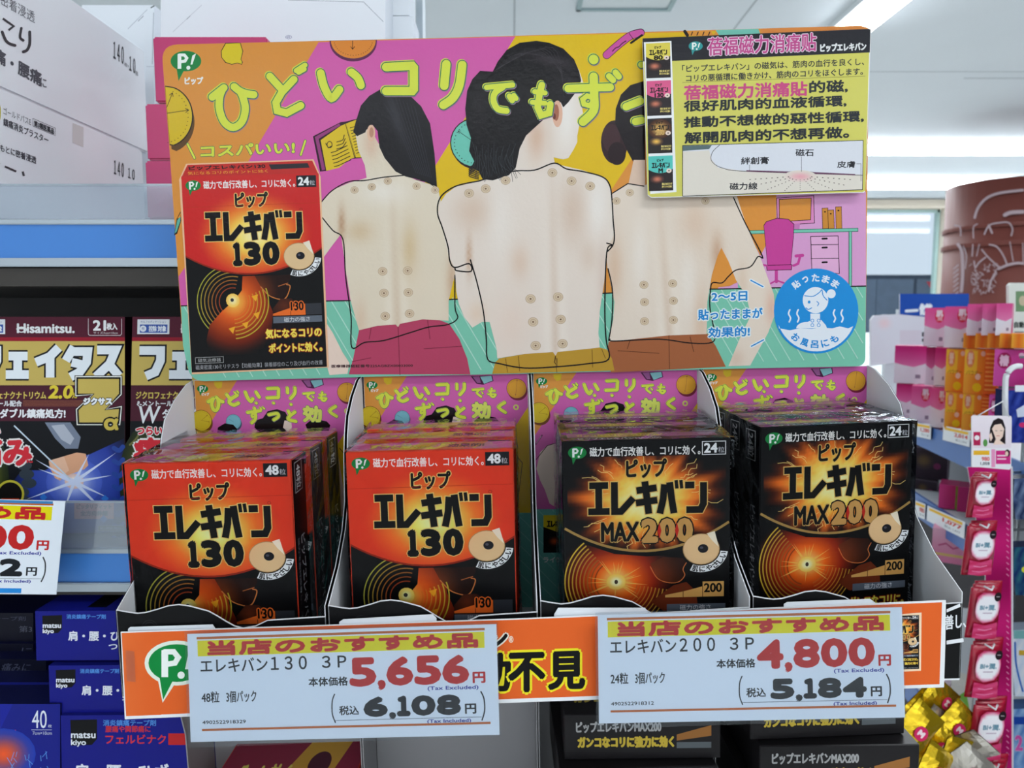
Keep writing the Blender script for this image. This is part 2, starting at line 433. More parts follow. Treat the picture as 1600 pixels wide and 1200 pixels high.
def sil(C, ox, oy, s, hot):
    """lit nape, jaw and shoulder in profile"""
    def f(x, y):
        d = hypot(x - 34, y - 90)
        c = mixc((255, 215, 90), (226, 92, 30), d / 12)
        if d > 12: c = mixc((226, 92, 30), (110, 32, 14), (d - 12) / 17)
        if d > 29: c = mixc((110, 32, 14), K, (d - 29) / 9)
        return c
    body = [(41, 72), (40, 82), (34, 89), (24, 97), (15, 106), (12, 117), (14, 128), (56, 128), (60, 116), (62, 98), (58, 88), (56, 72)]
    C.grad(body, f, 3.2)
    face = [(50, 72), (54, 80), (60, 86), (68, 89), (72, 88), (74, 84), (75.5, 80), (74, 78), (76, 75), (76, 72)]
    C.grad(face, lambda x, y: mixc((150, 70, 30), (36, 16, 12), hypot(x - 50, y - 84) / 17), 3)
    C.line([(54, 80), (60, 86.5), (68, 89.5), (72, 88.5), (74.5, 84), (75.5, 80), (73, 79)], .7, (205, 120, 60), curve=True)
    C.line([(67, 80), (74, 78)], .5, (190, 105, 55))
    sh = [(62, 96), (68, 89), (76, 89), (83, 95), (85, 103), (85, 112), (62, 116)]
    C.grad(sh, lambda x, y: mixc((96, 40, 20), (18, 12, 14), hypot(x - 70, y - 94) / 15), 3.5)
def carton_front(C, kind, count, low=True, orange=(224, 66, 38), halo=(252, 222, 96)):
    """front print of a magnet patch carton in a 100 x 139 frame"""
    C.rect(0, 0, 100, 139, K)
    if kind == '130':
        for i in range(7):
            r = 10 + i * 2.7; C.ring(33, 90, r, r, .7, mixc((150, 60, 30), (170, 165, 60), i / 6), a0=95, a1=285)
        sil(C, 0, 0, 1, True)
        for i in range(7):
            r = 10 + i * 2.7; C.ring(33, 90, r, r, .8, mixc((225, 120, 40), (190, 170, 50), i / 6), a0=-20, a1=88)
        C.glow(33, 89, 5, 5, (255, 245, 190), (255, 205, 90), 14, 3)
        C.ell(32.5, 88.7, 1.3, 1.3, (60, 60, 60), 12)
        for a, d in ((-15, 17), (25, 19), (60, 17), (95, 18)):
            x = 33 + d * cos(radians(a)); y = 92 + d * sin(radians(a))
            C.poly([(x - 2.6, y - 1), (x + 2.4, y - 2.4), (x + .5, y + 2.8)], (240, 170, 40))
        pts = [(0, 0), (100, 0), (100, 53)] + [(100 - 100 * t, 53 + 3 * t + 62 * t * (1 - t)) for t in [i / 16 for i in range(1, 16)]] + [(0, 56)]
        def red(x, y):
            d = hypot((x - 51) / 36, (y - 43) / 27)
            c = mixc((255, 246, 200), halo, d * 2.6)
            if d > .38: c = mixc(halo, (238, 120, 44), (d - .38) / .36)
            if d > .74: c = mixc((238, 120, 44), orange, (d - .74) / .42)
            return c
        C.line([(100 - 100 * t, 53.6 + 3 * t + 62 * t * (1 - t)) for t in [i / 16 for i in range(0, 17)]], 1.0, (150, 40, 22), round_=False)
        C.grad(pts, red, 3.4)
        C.text('ピップ', 38.5, 12.5, 62, 23, K, bold=.45, oc=(240, 205, 120), ow=1.0)
        elekiban(C, 14.5, 26, 86.5, 46.5, K, (240, 205, 120), .55)
        C.digits('130', 34.5, 47.6, 69, 64.8, K, bold=1.45, oc=(240, 205, 120), ow=.55)
        C.ring(86, 25.5, 1, .9, .3, (140, 40, 20), 10)
        C.line([(0, 22), (100, 21)], .25, (190, 50, 28), round_=False)
    else:
        def burst(x, y):
            d = hypot((x - 50) / 44, (y - 37) / 31); a = atan2(y - 37, x - 50)
            d *= 1 + .10 * sin(a * 9 + 1) + .08 * sin(a * 23)
            c = mixc((255, 250, 225), (250, 205, 90), d * 2.2)
            if d > .45: c = mixc((250, 205, 90), (226, 112, 34), (d - .45) / .28)
            if d > .73: c = mixc((226, 112, 34), (70, 26, 14), (d - .73) / .24)
            if d > .97: c = mixc((70, 26, 14), K, (d - .97) / .15)
            return c
        C.rgrad(2, 8, 98, 72, burst, 44, 30)
        rnd = random.Random(3)
        for i in range(34):
            a = rnd.uniform(0, 2 * pi); r0 = rnd.uniform(.55, .75); r1 = r0 + rnd.uniform(.15, .34); P = []
            for k in range(5):
                rr = r0 + (r1 - r0) * k / 4; aa = a + rnd.uniform(-.05, .05); P.append((50 + 44 * rr * cos(aa), 37 + 31 * rr * sin(aa)))
            C.line(P, .35, (255, 205, 120), round_=False)
        C.rect(0, 0, 100, 9.5, K)
        low_ = [(0, 53)] + [(100 * t, 53 - 2 * t + 64 * t * (1 - t)) for t in [i / 16 for i in range(1, 16)]] + [(100, 51), (100, 139), (0, 139)]
        C.poly(low_, K)
        def fire(x, y):
            d = hypot((x - 31) / 36, (y - 86) / 30)
            c = mixc((255, 235, 150), (240, 110, 30), d * 3)
            if d > .33: c = mixc((240, 110, 30), (150, 40, 18), (d - .33) / .3)
            if d > .63: c = mixc((150, 40, 18), K, (d - .63) / .37)
            return c
        C.grad([(0, 56), (12, 63), (30, 69.5), (50, 71.5), (66, 71), (68, 84), (64, 100), (58, 118), (2, 118), (0, 100)], fire, 2.6)
        for i in range(9):
            r = 13 + i * 2.3; C.ring(31, 87, r, r, .8, mixc((150, 70, 30), (215, 180, 60), i / 8), a0=105, a1=232)
            C.ring(31, 87, r, r, .7, mixc((200, 100, 40), (190, 150, 50), i / 8), a0=10, a1=72)
        for i in range(26):
            a = rnd.uniform(0, 2 * pi); r = rnd.uniform(9, 22)
            C.poly([(31 + 1.2 * cos(a + .5), 87 + 1.2 * sin(a + .5)), (31 + r * cos(a), 87 + r * .8 * sin(a)), (31 + 1.2 * cos(a - .5), 87 + 1.2 * sin(a - .5))], (255, 190, 90))
        face = [(52, 76), (56, 85), (62, 88), (69, 88), (73, 84), (72, 80), (74, 76), (72, 73), (60, 72)]
        C.grad(face, lambda x, y: mixc((150, 66, 30), (46, 20, 12), hypot(x - 52, y - 84) / 20), 3)
        C.line([(52, 78), (56, 85), (62, 88), (69, 88), (73, 84), (72, 80), (74, 76)], .5, (215, 120, 60), curve=True)
        C.grad([(66, 90), (74, 88), (80, 94), (81, 103), (60, 106), (52, 100)], lambda x, y: (110, 46, 24), 5)
        C.glow(31, 87, 6, 5, (255, 252, 225), (255, 200, 90), 14, 3)
        C.ell(31, 87, 1.1, 1.4, (70, 60, 50), 12)
        C.line([(100 * t, 53 - 2 * t + 64 * t * (1 - t)) for t in [i / 20 for i in range(0, 21)]], 1.5, (176, 140, 78), round_=False)
        C.text('ピップ', 38, 11.5, 62, 22.5, K, bold=.45, oc=(222, 184, 100), ow=1.0)
        elekiban(C, 14, 25, 86.5, 45, K, (226, 188, 104), .6)
        C.text('MAX', 22.5, 50, 45, 61.5, K, bold=.5, oc=GOLD, ow=1.0)
        C.digits('200', 46.5, 47.8, 78, 63, (200, 155, 90), bold=1.1, oc=K, ow=.9, gap=.03)
        for x in (68.2, 57.6): C.poly([(x, 50.5), (x + 1.2, 55.5), (x, 60.5), (x - 1.2, 55.5)], (190, 40, 30))
    py_ = 59 if kind == '130' else 67.5
    patch(C, 83, py_, 11.3); banner(C, 83, py_, 11.3)
    logo(C, 8.3, 6.6, 5.6)
    C.text('磁力で血行改善し、コリに効く。', 15.8, 3.6, 82.5, 9.2, (238, 234, 230), bold=.12)
    if kind == '130':
        C.rect(83.5, 1.2, 98, 9.6, (26, 28, 34))
    else:
        C.rect(83.5, 1.2, 98, 9.6, (225, 225, 225)); C.rect(84, 1.7, 97.5, 9.1, K)
    C.text(count, 85, 2.6, 92.6, 8.1, (240, 240, 240), bold=.3)
    C.text('粒', 93.3, 4.8, 97, 8.3, (200, 200, 205))
    if kind == '130':
        C.poly([(62, 101), (62, 99.6), (76, 95.5), (86, 93), (86, 101)], (236, 110, 40)); C.rect(86.3, 93, 98, 101, (52, 54, 60))
        C.line([(75, 94), (75, 101)], .4, (90, 40, 20), round_=False)
        C.text('130', 75.5, 91.6, 84.6, 97.6, K, bold=.25, oc=(236, 110, 40), ow=.9)
    else:
        C.poly([(61, 97.5), (61, 96), (72, 94), (84, 91), (84, 88), (97, 88), (97, 97.5)], (214, 164, 92))
        for x in (72, 84): C.line([(x, 91), (x, 97.5)], .4, (90, 55, 30), round_=False)
        C.text('200', 85, 89.2, 95.6, 94.6, K, bold=.25, oc=(214, 164, 92), ow=.7)
    C.rect(62, 101.8, 98, 106.4, (96, 104, 116)); C.text('磁力の強さ', 70, 102.4, 89, 105.9, (225, 228, 232))
    a, b = ('気になるコリの', 'ポイントに効く。') if kind == '130' else ('ガンコなコリに。', '')
    C.text(a, 56 if kind == '130' else 60, 110.5, 97, 117, (246, 226, 90), bold=.3, oc=(150, 40, 20), ow=.8)
    if b: C.text(b, 58, 121, 97, 127.5, (246, 226, 90), bold=.3, oc=(150, 40, 20), ow=.8)
    else: C.text('強力に効く', 64, 121, 97, 127, (246, 226, 90), bold=.3, oc=(150, 40, 20), ow=.8)
    C.rect(3, 128.5, 24, 133, (170, 170, 170)); C.rect(3.3, 128.8, 23.7, 132.7, K); C.text('磁気治療器', 5, 129.4, 22, 132.1, (170, 170, 170))
    C.text('磁束密度%sミリテスラ【効能効果】装着部位のこり及び血行の改善' % kind, 3, 134, 97, 137.3, (170, 170, 175))

LIME = (216, 224, 74); DG = (24, 104, 84)
TITLE_A = [  # strokes in photograph pixels, each (points, width)
    ([(405, 445), (478, 387)], 46), ([(472, 392), (453, 440), (450, 520), (480, 600), (535, 635), (590, 600), (612, 520), (598, 450), (585, 420)], 46), ([(542, 380), (578, 408), (620, 424), (665, 430)], 46),
    ([(765, 315), (838, 395)], 46), ([(915, 335), (840, 415), (803, 480), (812, 530), (870, 545), (958, 498)], 46),
    ([(930, 280), (985, 245)], 34), ([(955, 300), (1, 1)], 0), ([(945, 290), (980, 270)], 34),
    ([(1083, 295), (1105, 380), (1150, 452), (1200, 398)], 48), ([(1275, 290), (1315, 325), (1335, 372)], 48),
    ([(1493, 258), (1655, 250), (1665, 262), (1665, 396), (1655, 408), (1493, 408)], 52)]
TITLE_B = [
    ([(388, 240), (375, 375)], 52), ([(488, 245), (470, 370), (430, 450), (370, 495)], 52),
    ([(640, 385), (802, 370)], 36), ([(740, 385), (692, 420), (683, 470), (710, 520), (765, 532)], 40),
    ([(782, 440), (800, 468)], 36), ([(810, 435), (824, 455)], 34),
    ([(985, 370), (970, 430), (958, 510), (980, 560), (1030, 545), (1038, 490)], 42), ([(940, 412), (1005, 420)], 34), ([(925, 478), (1005, 484)], 34),
    ([(1150, 392), (1412, 384)], 48), ([(1308, 318), (1312, 440), (1308, 530), (1242, 600)], 52),
    ([(1308, 470), (1285, 500), (1248, 490), (1240, 460), (1268, 438), (1300, 450)], 34), ([(1405, 315), (1430, 340)], 40), ([(1445, 292), (1466, 318)], 40),
    ([(1308, 210), (1309, 211)], 58), ([(1512, 505), (1600, 470)], 48), ([(1570, 598), (1610, 590)], 46), ([(1606, 243), (1607, 244)], 40)]
def title_strokes(C, strokes, tf, curve=True):
    S = [([tf(*p) for p in pts], w) for pts, w in strokes if w > 0]
    k = abs(tf(100, 0)[0] - tf(0, 0)[0]) / 100.0
    for off, ww, c in (((1.2, 1.5), 0, (150, 120, 140)), ((-.9, -.8), 0, LIME), ((.3, .4), 0, DG), ((.35, .45), -2.7, LIME)):
        first = True
        for pts, w in S:
            C.line(pts, max(.5, w * k * 1.24 + ww), c, curve=curve and len(pts) > 2 and len(pts) != 6 or (curve and len(pts) == 12), same=not first, off=off); first = False

def clock(C, cx, cy, r, face, ink=(40, 20, 24), hands=((-60, .8), (5, .85)), depth=0.25, dark=None, a0=0, a1=360):
    C.ell(cx + r * depth * .4, cy + r * depth, r, r * .97, dark or ink); C.ell(cx, cy, r * 1.02, r * 1.02, ink); C.ell(cx, cy, r * .975, r * .975, face)
    for i in range(36):
        a = 2 * pi * i / 36; C.ell(cx + r * .84 * cos(a), cy + r * .84 * sin(a), r * .016 + .3, r * .016 + .3, ink, 6, same=i > 0)
    for a, l in hands:
        x = cx + r * l * cos(radians(a)); y = cy + r * l * sin(radians(a)); w = max(.5, r * .02)
        C.line([(cx, cy), (x, y)], w, ink)
        for da in (150, -150): C.line([(x, y), (x + r * .12 * cos(radians(a + da)), y + r * .12 * sin(radians(a + da)))], w, ink)
def skinfn(spine_x0, spine_x1, y0, y1, blobs, base=(229, 213, 197), edge=None):
    def f(x, y):
        c = base; t = (y - y0) / (y1 - y0); sx = spine_x0 + (spine_x1 - spine_x0) * t
        d = abs(x - sx); a = exp(-(d / 5.5) ** 2) * (.15 + .5 * max(0, min(1, t)))
        c = mixc(c, (196, 160, 132), a * .55)
        c = mixc(c, (244, 236, 224), exp(-((d - 12) / 7) ** 2) * .35 * max(0, min(1, t)))
        for bx, by, rx, ry, col, s in blobs:
            c = mixc(c, col, s * exp(-((x - bx) / rx) ** 2 - ((y - by) / ry) ** 2))
        return c
    return f
def magnet(C, x, y, r=7):
    C.ell(x, y, r, r * .9, (176, 152, 124)); C.ell(x, y, r * .92, r * .82, (214, 192, 164)); C.ring(x, y, r * .55, r * .48, .7, (178, 152, 122), 14); C.ell(x, y, r * .2, r * .18, (120, 92, 70), 10)
# ---------------------------------------------------------------- the printed poster board
def build_poster():
    org = loc(800, 585, .522)
    C = pxcanvas(org, .522); C.gain = PG
    OR = (222, 146, 62); PK = (214, 94, 168); YE = (226, 188, 26); TE = (124, 198, 172); LP = (218, 158, 204)
    def rr(pts, k=6):  # rounded corner outline: list of (x, y, r)
        out = []; n = len(pts)
        for i, (x, y, r) in enumerate(pts):
            a = Vector(pts[i - 1][:2]); b = Vector(pts[(i + 1) % n][:2]); p = Vector((x, y)); u = (a - p).normalized(); w = (b - p).normalized()
            if r <= 0: out.append((x, y)); continue
            for j in range(k + 1):
                t = j / k; q = p + u * r * (1 - t) ** 2 + w * r * t ** 2; out.append((q.x, q.y))
        return out
    outline = rr([(252, 70, 26), (700, 59, 0), (1003, 50, 0), (1345, 40, 0), (1358, 44, 0), (1352, 572, 14), (1100, 577, 0), (850, 583, 0), (560, 589, 0), (298, 596, 22), (286, 540, 0), (266, 250, 0)])
    C.slab(outline, .0035, (200, 190, 180), (225, 225, 222))
    # everything printed stays inside the outline: clip a polygon against the board's shape
    OX = [(252, 70), (1358, 43)]
    def left(y): return 253 + (y - 90) * (266 - 253) / 160 if y < 250 else 266 + (y - 250) * 20.0 / 290 if y < 540 else 286 + (y - 540) * 8 / 50
    def right(y): return 1357 - (y - 44) * 5 / 528
    def top(x): return 70 - (x - 252) * 11 / 448 if x < 700 else 59 - (x - 700) * 9 / 303 if x < 1003 else 50 - (x - 1003) * 10 / 342
    def bot(x): return 596 - (x - 298) * 7 / 262 if x < 560 else 589 - (x - 560) * 12 / 540 if x < 1100 else 577 - (x - 1100) * 5 / 252
    C.poly(outline, OR)
    def b1(y): return 499 - (y - 64) * .589
    def b2(y): return 806 - (y - 56) * .62
    def b3(y): return 1118 - (y - 50) * .66
    yf = 475
    C.poly([(b1(66), 66), (b2(57), 57), (b2(yf), yf), (left(yf) + 1, yf + 3), (left(440), 432), (b1(400), 400)], PK)
    C.poly([(b2(57), 57), (b3(49), 49), (b3(yf), yf), (b2(yf), yf)], YE)
    C.poly([(1168, 300), (1353, 300), (1353, 447), (1120, 452), (1212, 358)], LP)
    floor = [(left(478) + 1, 479), (520, 471), (700, 469), (1100, 452), (1353, 447)] + [p for p in outline if p[1] > 480]
    C.poly(floor, TE)
    for seg in range(0, 66):
        x0 = 245 + seg * 21; y0 = 478 - (x0 - 285) * .03
        x1 = x0 + 66; y1 = bot(min(1350, max(300, x1)))
        if x0 < left(478): t = 1; continue
        if x1 > 1348: x1 = 1348; y1 = y0 + (1348 - x0) / 66 * 110
        if x0 > 1345: continue
        C.line([(x0, y0), (x1, min(y1, y0 + 112, bot(x1) - 1))], 1.5, (178, 222, 206), round_=False)
    C.line([(left(478) + 1, 478), (520, 470), (700, 468), (1100, 452), (1353, 447)], 1.8, (30, 20, 26), round_=False)
    # corner crease, clocks, lemon, pen
    C.poly([(370, 66.5), (352, 67.2), (345, 80), (346, 90), (352, 98), (362, 101), (371, 99), (378, 101), (379.5, 97), (377, 93), (380, 80), (376, 67)], (30, 30, 20))
    C.poly([(370, 67.5), (353, 68.2), (346.2, 80), (347, 90), (353, 97), (362, 100), (371, 98), (377.5, 100), (378, 96.5), (376, 93), (378.8, 80), (375, 67.5)], (222, 198, 34))
    # left clock, cut by the board edge
    P = [(left(135) + 1, 134)] + [(258 + 43 * cos(radians(a)) + 1, 182 + 48 * sin(radians(a))) for a in range(-74, 78, 8)] + [(left(227) + 1, 227)]
    C.poly([(x + 2, y + 9) for x, y in P if x > 266] + [(268, 233), (265, 190)], (96, 66, 34)); C.poly(P, (40, 28, 24)); P2 = [(left(136) + 1.5, 135.5)] + [(258 + 42 * cos(radians(a)), 182 + 46.6 * sin(radians(a))) for a in range(-72, 76, 8)] + [(left(225) + 1.5, 225)]
    C.poly(P2, (216, 184, 36))
    for i, a in enumerate(range(-70, 92, 9)): C.ell(258 + 36 * cos(radians(a)), 182 + 41 * sin(radians(a)), .8, .8, (50, 40, 20), 6, same=i > 0)
    for a, b in (((left(177) + 1, 177), (295, 172)), ((left(170) + 1, 168), (269.5, 145))):
        C.line([a, b], 1, (30, 24, 18)); an = atan2(b[1] - a[1], b[0] - a[0])
        for da in (2.6, -2.6): C.line([b, (b[0] + 6 * cos(an + da), b[1] + 6 * sin(an + da))], 1, (30, 24, 18))
    # upper clock
    P = [(515, 63.5)] + [(552 + 37 * cos(radians(a)), 62 + 31 * sin(radians(a))) for a in range(176, 3, -8)] + [(589, 62)]
    C.poly([(x, y + (0 if y < 64 else 3)) for x, y in P], (92, 36, 76)); C.poly([(552 + (x - 552) * .95, 62.5 + (y - 62) * .93) for x, y in P], (224, 136, 52))
    for i, a in enumerate(range(10, 172, 8)): C.ell(552 + 30 * cos(radians(a)), 63 + 23.5 * sin(radians(a)), .7, .7, (60, 30, 30), 6, same=i > 0)
    C.line([(551, 64), (551, 76)], 1, (30, 20, 20)); C.line([(548, 73), (551, 77), (554, 73)], 1, (30, 20, 20))
    # pen
    C.line([(948, 86), (966, 70), (985, 56), (1001, 51)], 13, (50, 20, 40), curve=True); C.line([(948, 86), (966, 70), (985, 56), (1001, 51.5)], 11, (206, 84, 160), curve=True)
    C.line([(986, 67), (1003, 55)], 3.4, (20, 16, 20)); C.line([(957, 80), (962, 75), (967, 73), (972, 68), (978, 64)], 1.6, (60, 20, 50), curve=True); C.line([(983, 52), (990, 62)], 1, (50, 20, 40))
    # top right scraps above the info card
    C.poly([(1068, 48.5), (1110, 47.3), (1116, 56), (1070, 56)], (226, 150, 60)); C.line([(1070, 49), (1074, 55)], 5, (25, 20, 25))
    for i in range(4): C.line([(1082 + i * 9, 50), (1080 + i * 9, 55)], 1.6, (40, 24, 24)); 
    C.poly([(1118, 47), (1185, 45), (1189, 56), (1124, 56)], (118, 196, 178)); C.poly([(1189, 45), (1345, 40.5), (1354, 44), (1354, 56), (1193, 56)], (222, 138, 66))
    # teal clock behind the middle figure
    clock(C, 742, 223, 38, (112, 196, 176), hands=((215, .85),), depth=.12)
    # book
    C.poly([(489, 213), (500, 268), (512, 267), (549, 248), (566, 247), (590, 240), (575, 180), (560, 185), (540, 190), (532, 191)], (44, 18, 36))
    C.poly([(492, 214), (503, 266), (508, 265), (498, 217), (532, 196), (530, 193)], (150, 60, 120))
    C.poly([(501, 219), (532, 197), (541, 193), (555, 246), (548, 248), (530, 262), (510, 267)], (222, 190, 40)); C.poly([(541, 193), (565, 184), (575, 246), (556, 246)], (222, 190, 40))
    C.line([(540, 194), (554, 246)], 1, (40, 20, 20))
    rn = random.Random(5)
    for i in range(8):
        y = 222 + i * 5.5; x = 514 + i * 1.2 if i > 2 else 526
        C.line([(x, y), (x + 7, y - 2), (x + 10, y - 3.5), (538 + i * 1.5, y - 11)], 1.3, (30, 20, 20))
    for i in range(10): C.line([(547 + i * 1.1, 200 + i * 4.4), (560 + i, 196 + i * 4.4)], 1.1, (30, 20, 20))
    C.line([(509, 224), (513, 231), (519, 228)], 1.4, (30, 20, 20)); C.ring(515, 226, 4, 5, 1.2, (30, 20, 20), 14)
    # office corner
    C.poly([(1160, 305), (1213, 305), (1213, 352), (1188, 400), (1164, 352), (1145, 309)], OR)
    C.poly([(1128, 389), (1140, 400), (1150, 430), (1152, 441), (1140, 447), (1110, 450), (1112, 430)], OR)
    C.poly([(1213, 309), (1272, 305), (1273, 349), (1214, 353)], (40, 20, 30)); C.poly([(1214, 310), (1271, 306), (1272, 348), (1215, 352)], (222, 138, 190))
    C.poly([(1217, 311), (1268, 309), (1267, 344), (1217, 347)], (40, 20, 30)); C.poly([(1218, 312), (1267, 310), (1266, 343), (1218, 346)], OR)
    C.poly([(1240, 350), (1250, 349), (1249, 358), (1240, 359)], (200, 120, 180))
    C.poly([(1168, 360), (1341, 356), (1341, 362), (1168, 366)], (60, 110, 96)); C.poly([(1169, 361), (1340, 357), (1340, 361), (1169, 365)], (120, 196, 172))
    C.rect(1326, 362, 1331, 447, (60, 110, 96)); C.rect(1327, 362, 1330, 447, (120, 196, 172)); C.rect(1153, 436, 1157, 450, (120, 196, 172))
    for i, (x, y) in enumerate(((1284, 325), (1293, 328), (1305, 323))):
        C.poly([(x, y), (x + 10, y - .5), (x + 11, 357), (x + 1, 358)], (40, 20, 26)); C.poly([(x + .8, y + .8), (x + 9.2, y + .3), (x + 10.2, 356.5), (x + 1.8, 357)], (206, 138, 54)); C.ell(x + 5, y + 6, 1.6, 1.2, (30, 20, 20), 8)
    C.poly([(1266, 369), (1310, 368), (1312, 428), (1268, 424)], (40, 20, 30)); C.poly([(1267.2, 370.2), (1309, 369.2), (1310.8, 427), (1269, 423)], (226, 172, 210))
    for y in (382.5, 404): C.line([(1267, y), (1310, y - .5)], 1, (40, 20, 30)); 
    for y in (373, 387, 410): C.line([(1285, y), (1292, y - .3)], 3, (25, 18, 24))
    CH = (200, 66, 150)
    C.line([(1213, 418), (1213, 440)], 5, CH); C.line([(1195, 448), (1213, 438), (1236, 446)], 2.5, CH)
    C.poly([(1197, 414), (1238, 413), (1237, 422), (1198, 423)], (60, 16, 44)); C.poly([(1198, 415), (1237, 414), (1236, 421), (1199, 422)], CH)
    P = [(1193, 352), (1197, 346), (1214, 340.5), (1232, 342), (1241, 350), (1240, 372), (1236, 414), (1199, 415)]
    C.poly(P, (60, 16, 44)); C.poly([(1216 + (x - 1216) * .965, 380 + (y - 380) * .975) for x, y in P], CH)
    C.line([(1240, 415), (1247, 412), (1250, 401)], 4, CH); C.line([(1244, 400), (1254, 399)], 5, CH); C.line([(1198, 415), (1188, 413)], 3, CH)
    # -------- figures
    SH = (190, 146, 114); WR = (214, 178, 150); WH = (243, 238, 232)
    # right figure
    C.poly([(951, 532), (1045, 522), (1105, 521), (1118, 540), (1134, 573), (955, 582), (948, 560)], (164, 96, 58))
    for P in (((1045, 524), (1046, 577)), ((985, 530), (980, 545)), ((1078, 526), (1084, 550)), ((965, 548), (1030, 552))): C.line(P, 1, (96, 50, 30), round_=False)
    C.grad([(957, 302), (962, 298), (981, 287), (1004, 290), (1012, 288), (1150, 302), (1157, 325), (1166, 352), (1190, 408), (1209, 460), (1211, 490), (1200, 520), (1172, 571), (1138, 572), (1156, 528), (1173, 493), (1166, 462), (1150, 438), (1138, 408), (1127, 387), (1121, 400), (1112, 430), (1105, 472), (1104, 522), (1045, 524), (951, 534), (958, 500), (960, 472), (949, 419), (946, 380)],
           skinfn(1030, 1046, 300, 525, [(1120, 395, 9, 30, SH, .7), (1085, 350, 22, 40, WR, .5), (960, 420, 12, 50, WR, .7), (1095, 500, 12, 50, WR, .6), (1205, 480, 8, 26, (214, 150, 126), .5), (1160, 440, 8, 30, WR, .4), (1075, 440, 14, 60, WH, .4), (1000, 400, 12, 60, WH, .4), (1150, 560, 12, 14, (206, 172, 150), .5)]), 6)
    C.ell(960, 222, 21, 34, (52, 30, 34)); C.ell(955, 216, 14, 22, (66, 40, 44)); C.ell(964, 240, 14, 18, (40, 24, 28))
    C.poly([(961, 192), (962, 170), (970, 148), (985, 133), (1008, 126), (1008, 258), (990, 254), (980, 236)], (26, 18, 22))
    C.poly([(990, 250), (1008, 250), (1008, 290), (982, 287)], (226, 196, 174))
    C.line([(957, 302), (981, 287), (1006, 291)], 1.8, (24, 20, 22))
    C.line([(1146, 309), (1165, 350), (1191, 400), (1184, 401), (1172, 417), (1150, 422), (1138, 432), (1128, 442), (1113, 442), (1110, 455), (1109, 480), (1116, 520), (1112, 535), (1078, 536), (1030, 530), (960, 533), (953, 530)], 1.9, (24, 20, 22), curve=True)
    # left figure
    C.poly([(545, 585), (552, 560), (561, 516), (590, 509), (618, 507), (622, 511), (625, 506), (660, 499), (684, 499), (702, 506), (718, 530), (730, 560), (735, 585)], (182, 66, 98))
    for P in (((622, 511), (625, 586)), ((580, 512), (577, 530)), ((668, 500), (672, 530)), ((662, 545), (722, 541)), ((550, 565), (580, 559))): C.line(P, 1, (120, 36, 62), round_=False)
    C.poly([(507, 560), (507, 500), (520, 520), (535, 550), (546, 567), (543, 584), (515, 586)], (236, 212, 196))
    C.grad([(573, 278), (545, 286), (520, 297), (503, 316), (500, 345), (503, 396), (506, 402), (519, 384), (533, 366), (540, 420), (548, 470), (561, 516), (590, 509), (619, 507), (622, 511), (625, 506), (660, 499), (701, 501), (701, 470), (708, 440), (716, 418), (712, 400), (700, 350), (690, 320), (684, 292), (650, 281), (622, 270), (602, 247), (592, 225), (578, 200), (556, 212), (560, 235), (570, 258)],
           skinfn(612, 621, 280, 508, [(534, 350, 5, 26, (170, 120, 84), .7), (640, 390, 12, 38, (206, 176, 130), .7), (562, 362, 20, 16, (206, 176, 136), .6), (706, 440, 8, 40, SH, .6), (563, 500, 10, 30, WR, .5), (655, 430, 20, 50, (226, 208, 184), .3), (600, 300, 40, 20, WH, .5), (580, 225, 12, 22, (214, 170, 144), .6)], base=(226, 212, 190)), 6)
    C.grad([(594, 140), (577, 150), (564, 165), (556, 190), (552, 206), (558, 213), (571, 207), (574, 199), (582, 195), (590, 205), (593, 230), (601, 247), (618, 268), (634, 276), (656, 281), (683, 292), (679, 240), (672, 193), (658, 166), (641, 150), (617, 142)], lambda x, y: mixc((26, 24, 28), (66, 66, 72), .6 * exp(-((x - 612 - (y - 160) * .3) / 9) ** 2) * exp(-((y - 185) / 40) ** 2)), 6)
    C.ell(580, 208, 6.5, 13, (226, 184, 156), 18); C.ell(580.5, 207, 3.5, 8, (190, 138, 112), 14)
    for i in range(9): C.line([(600 + i * 6, 152 + abs(i - 3) * 3), (622 + i * 5, 200 + i * 3), (650 + i * 3, 270 + i)], .8, (46, 46, 54), curve=True)
    C.line([(684, 296), (668, 284), (650, 281)], 1, (24, 20, 22)); C.line([(502, 316), (519, 298), (545, 284), (571, 282), (600, 277), (632, 274)], 1.8, (24, 20, 22), curve=True)
    C.line([(502, 338), (520, 360), (536, 374), (540, 430), (546, 475), (549, 500), (550, 543), (570, 535), (600, 532), (640, 520), (670, 511), (700, 507), (715, 497), (711, 480), (711, 430)], 1.9, (24, 20, 22), curve=True)
    # middle figure
    C.poly([(769, 584), (774, 566), (780, 560), (820, 553), (864, 550), (868, 556), (871, 550), (937, 543), (948, 546), (956, 560), (960, 579)], (188, 146, 48))
    for P in (((868, 556), (870, 582)), ((810, 556), (812, 580)), ((790, 560), (793, 582)), ((925, 546), (926, 574)), ((940, 545), (946, 560))): C.line(P, 1, (110, 80, 24), round_=False)
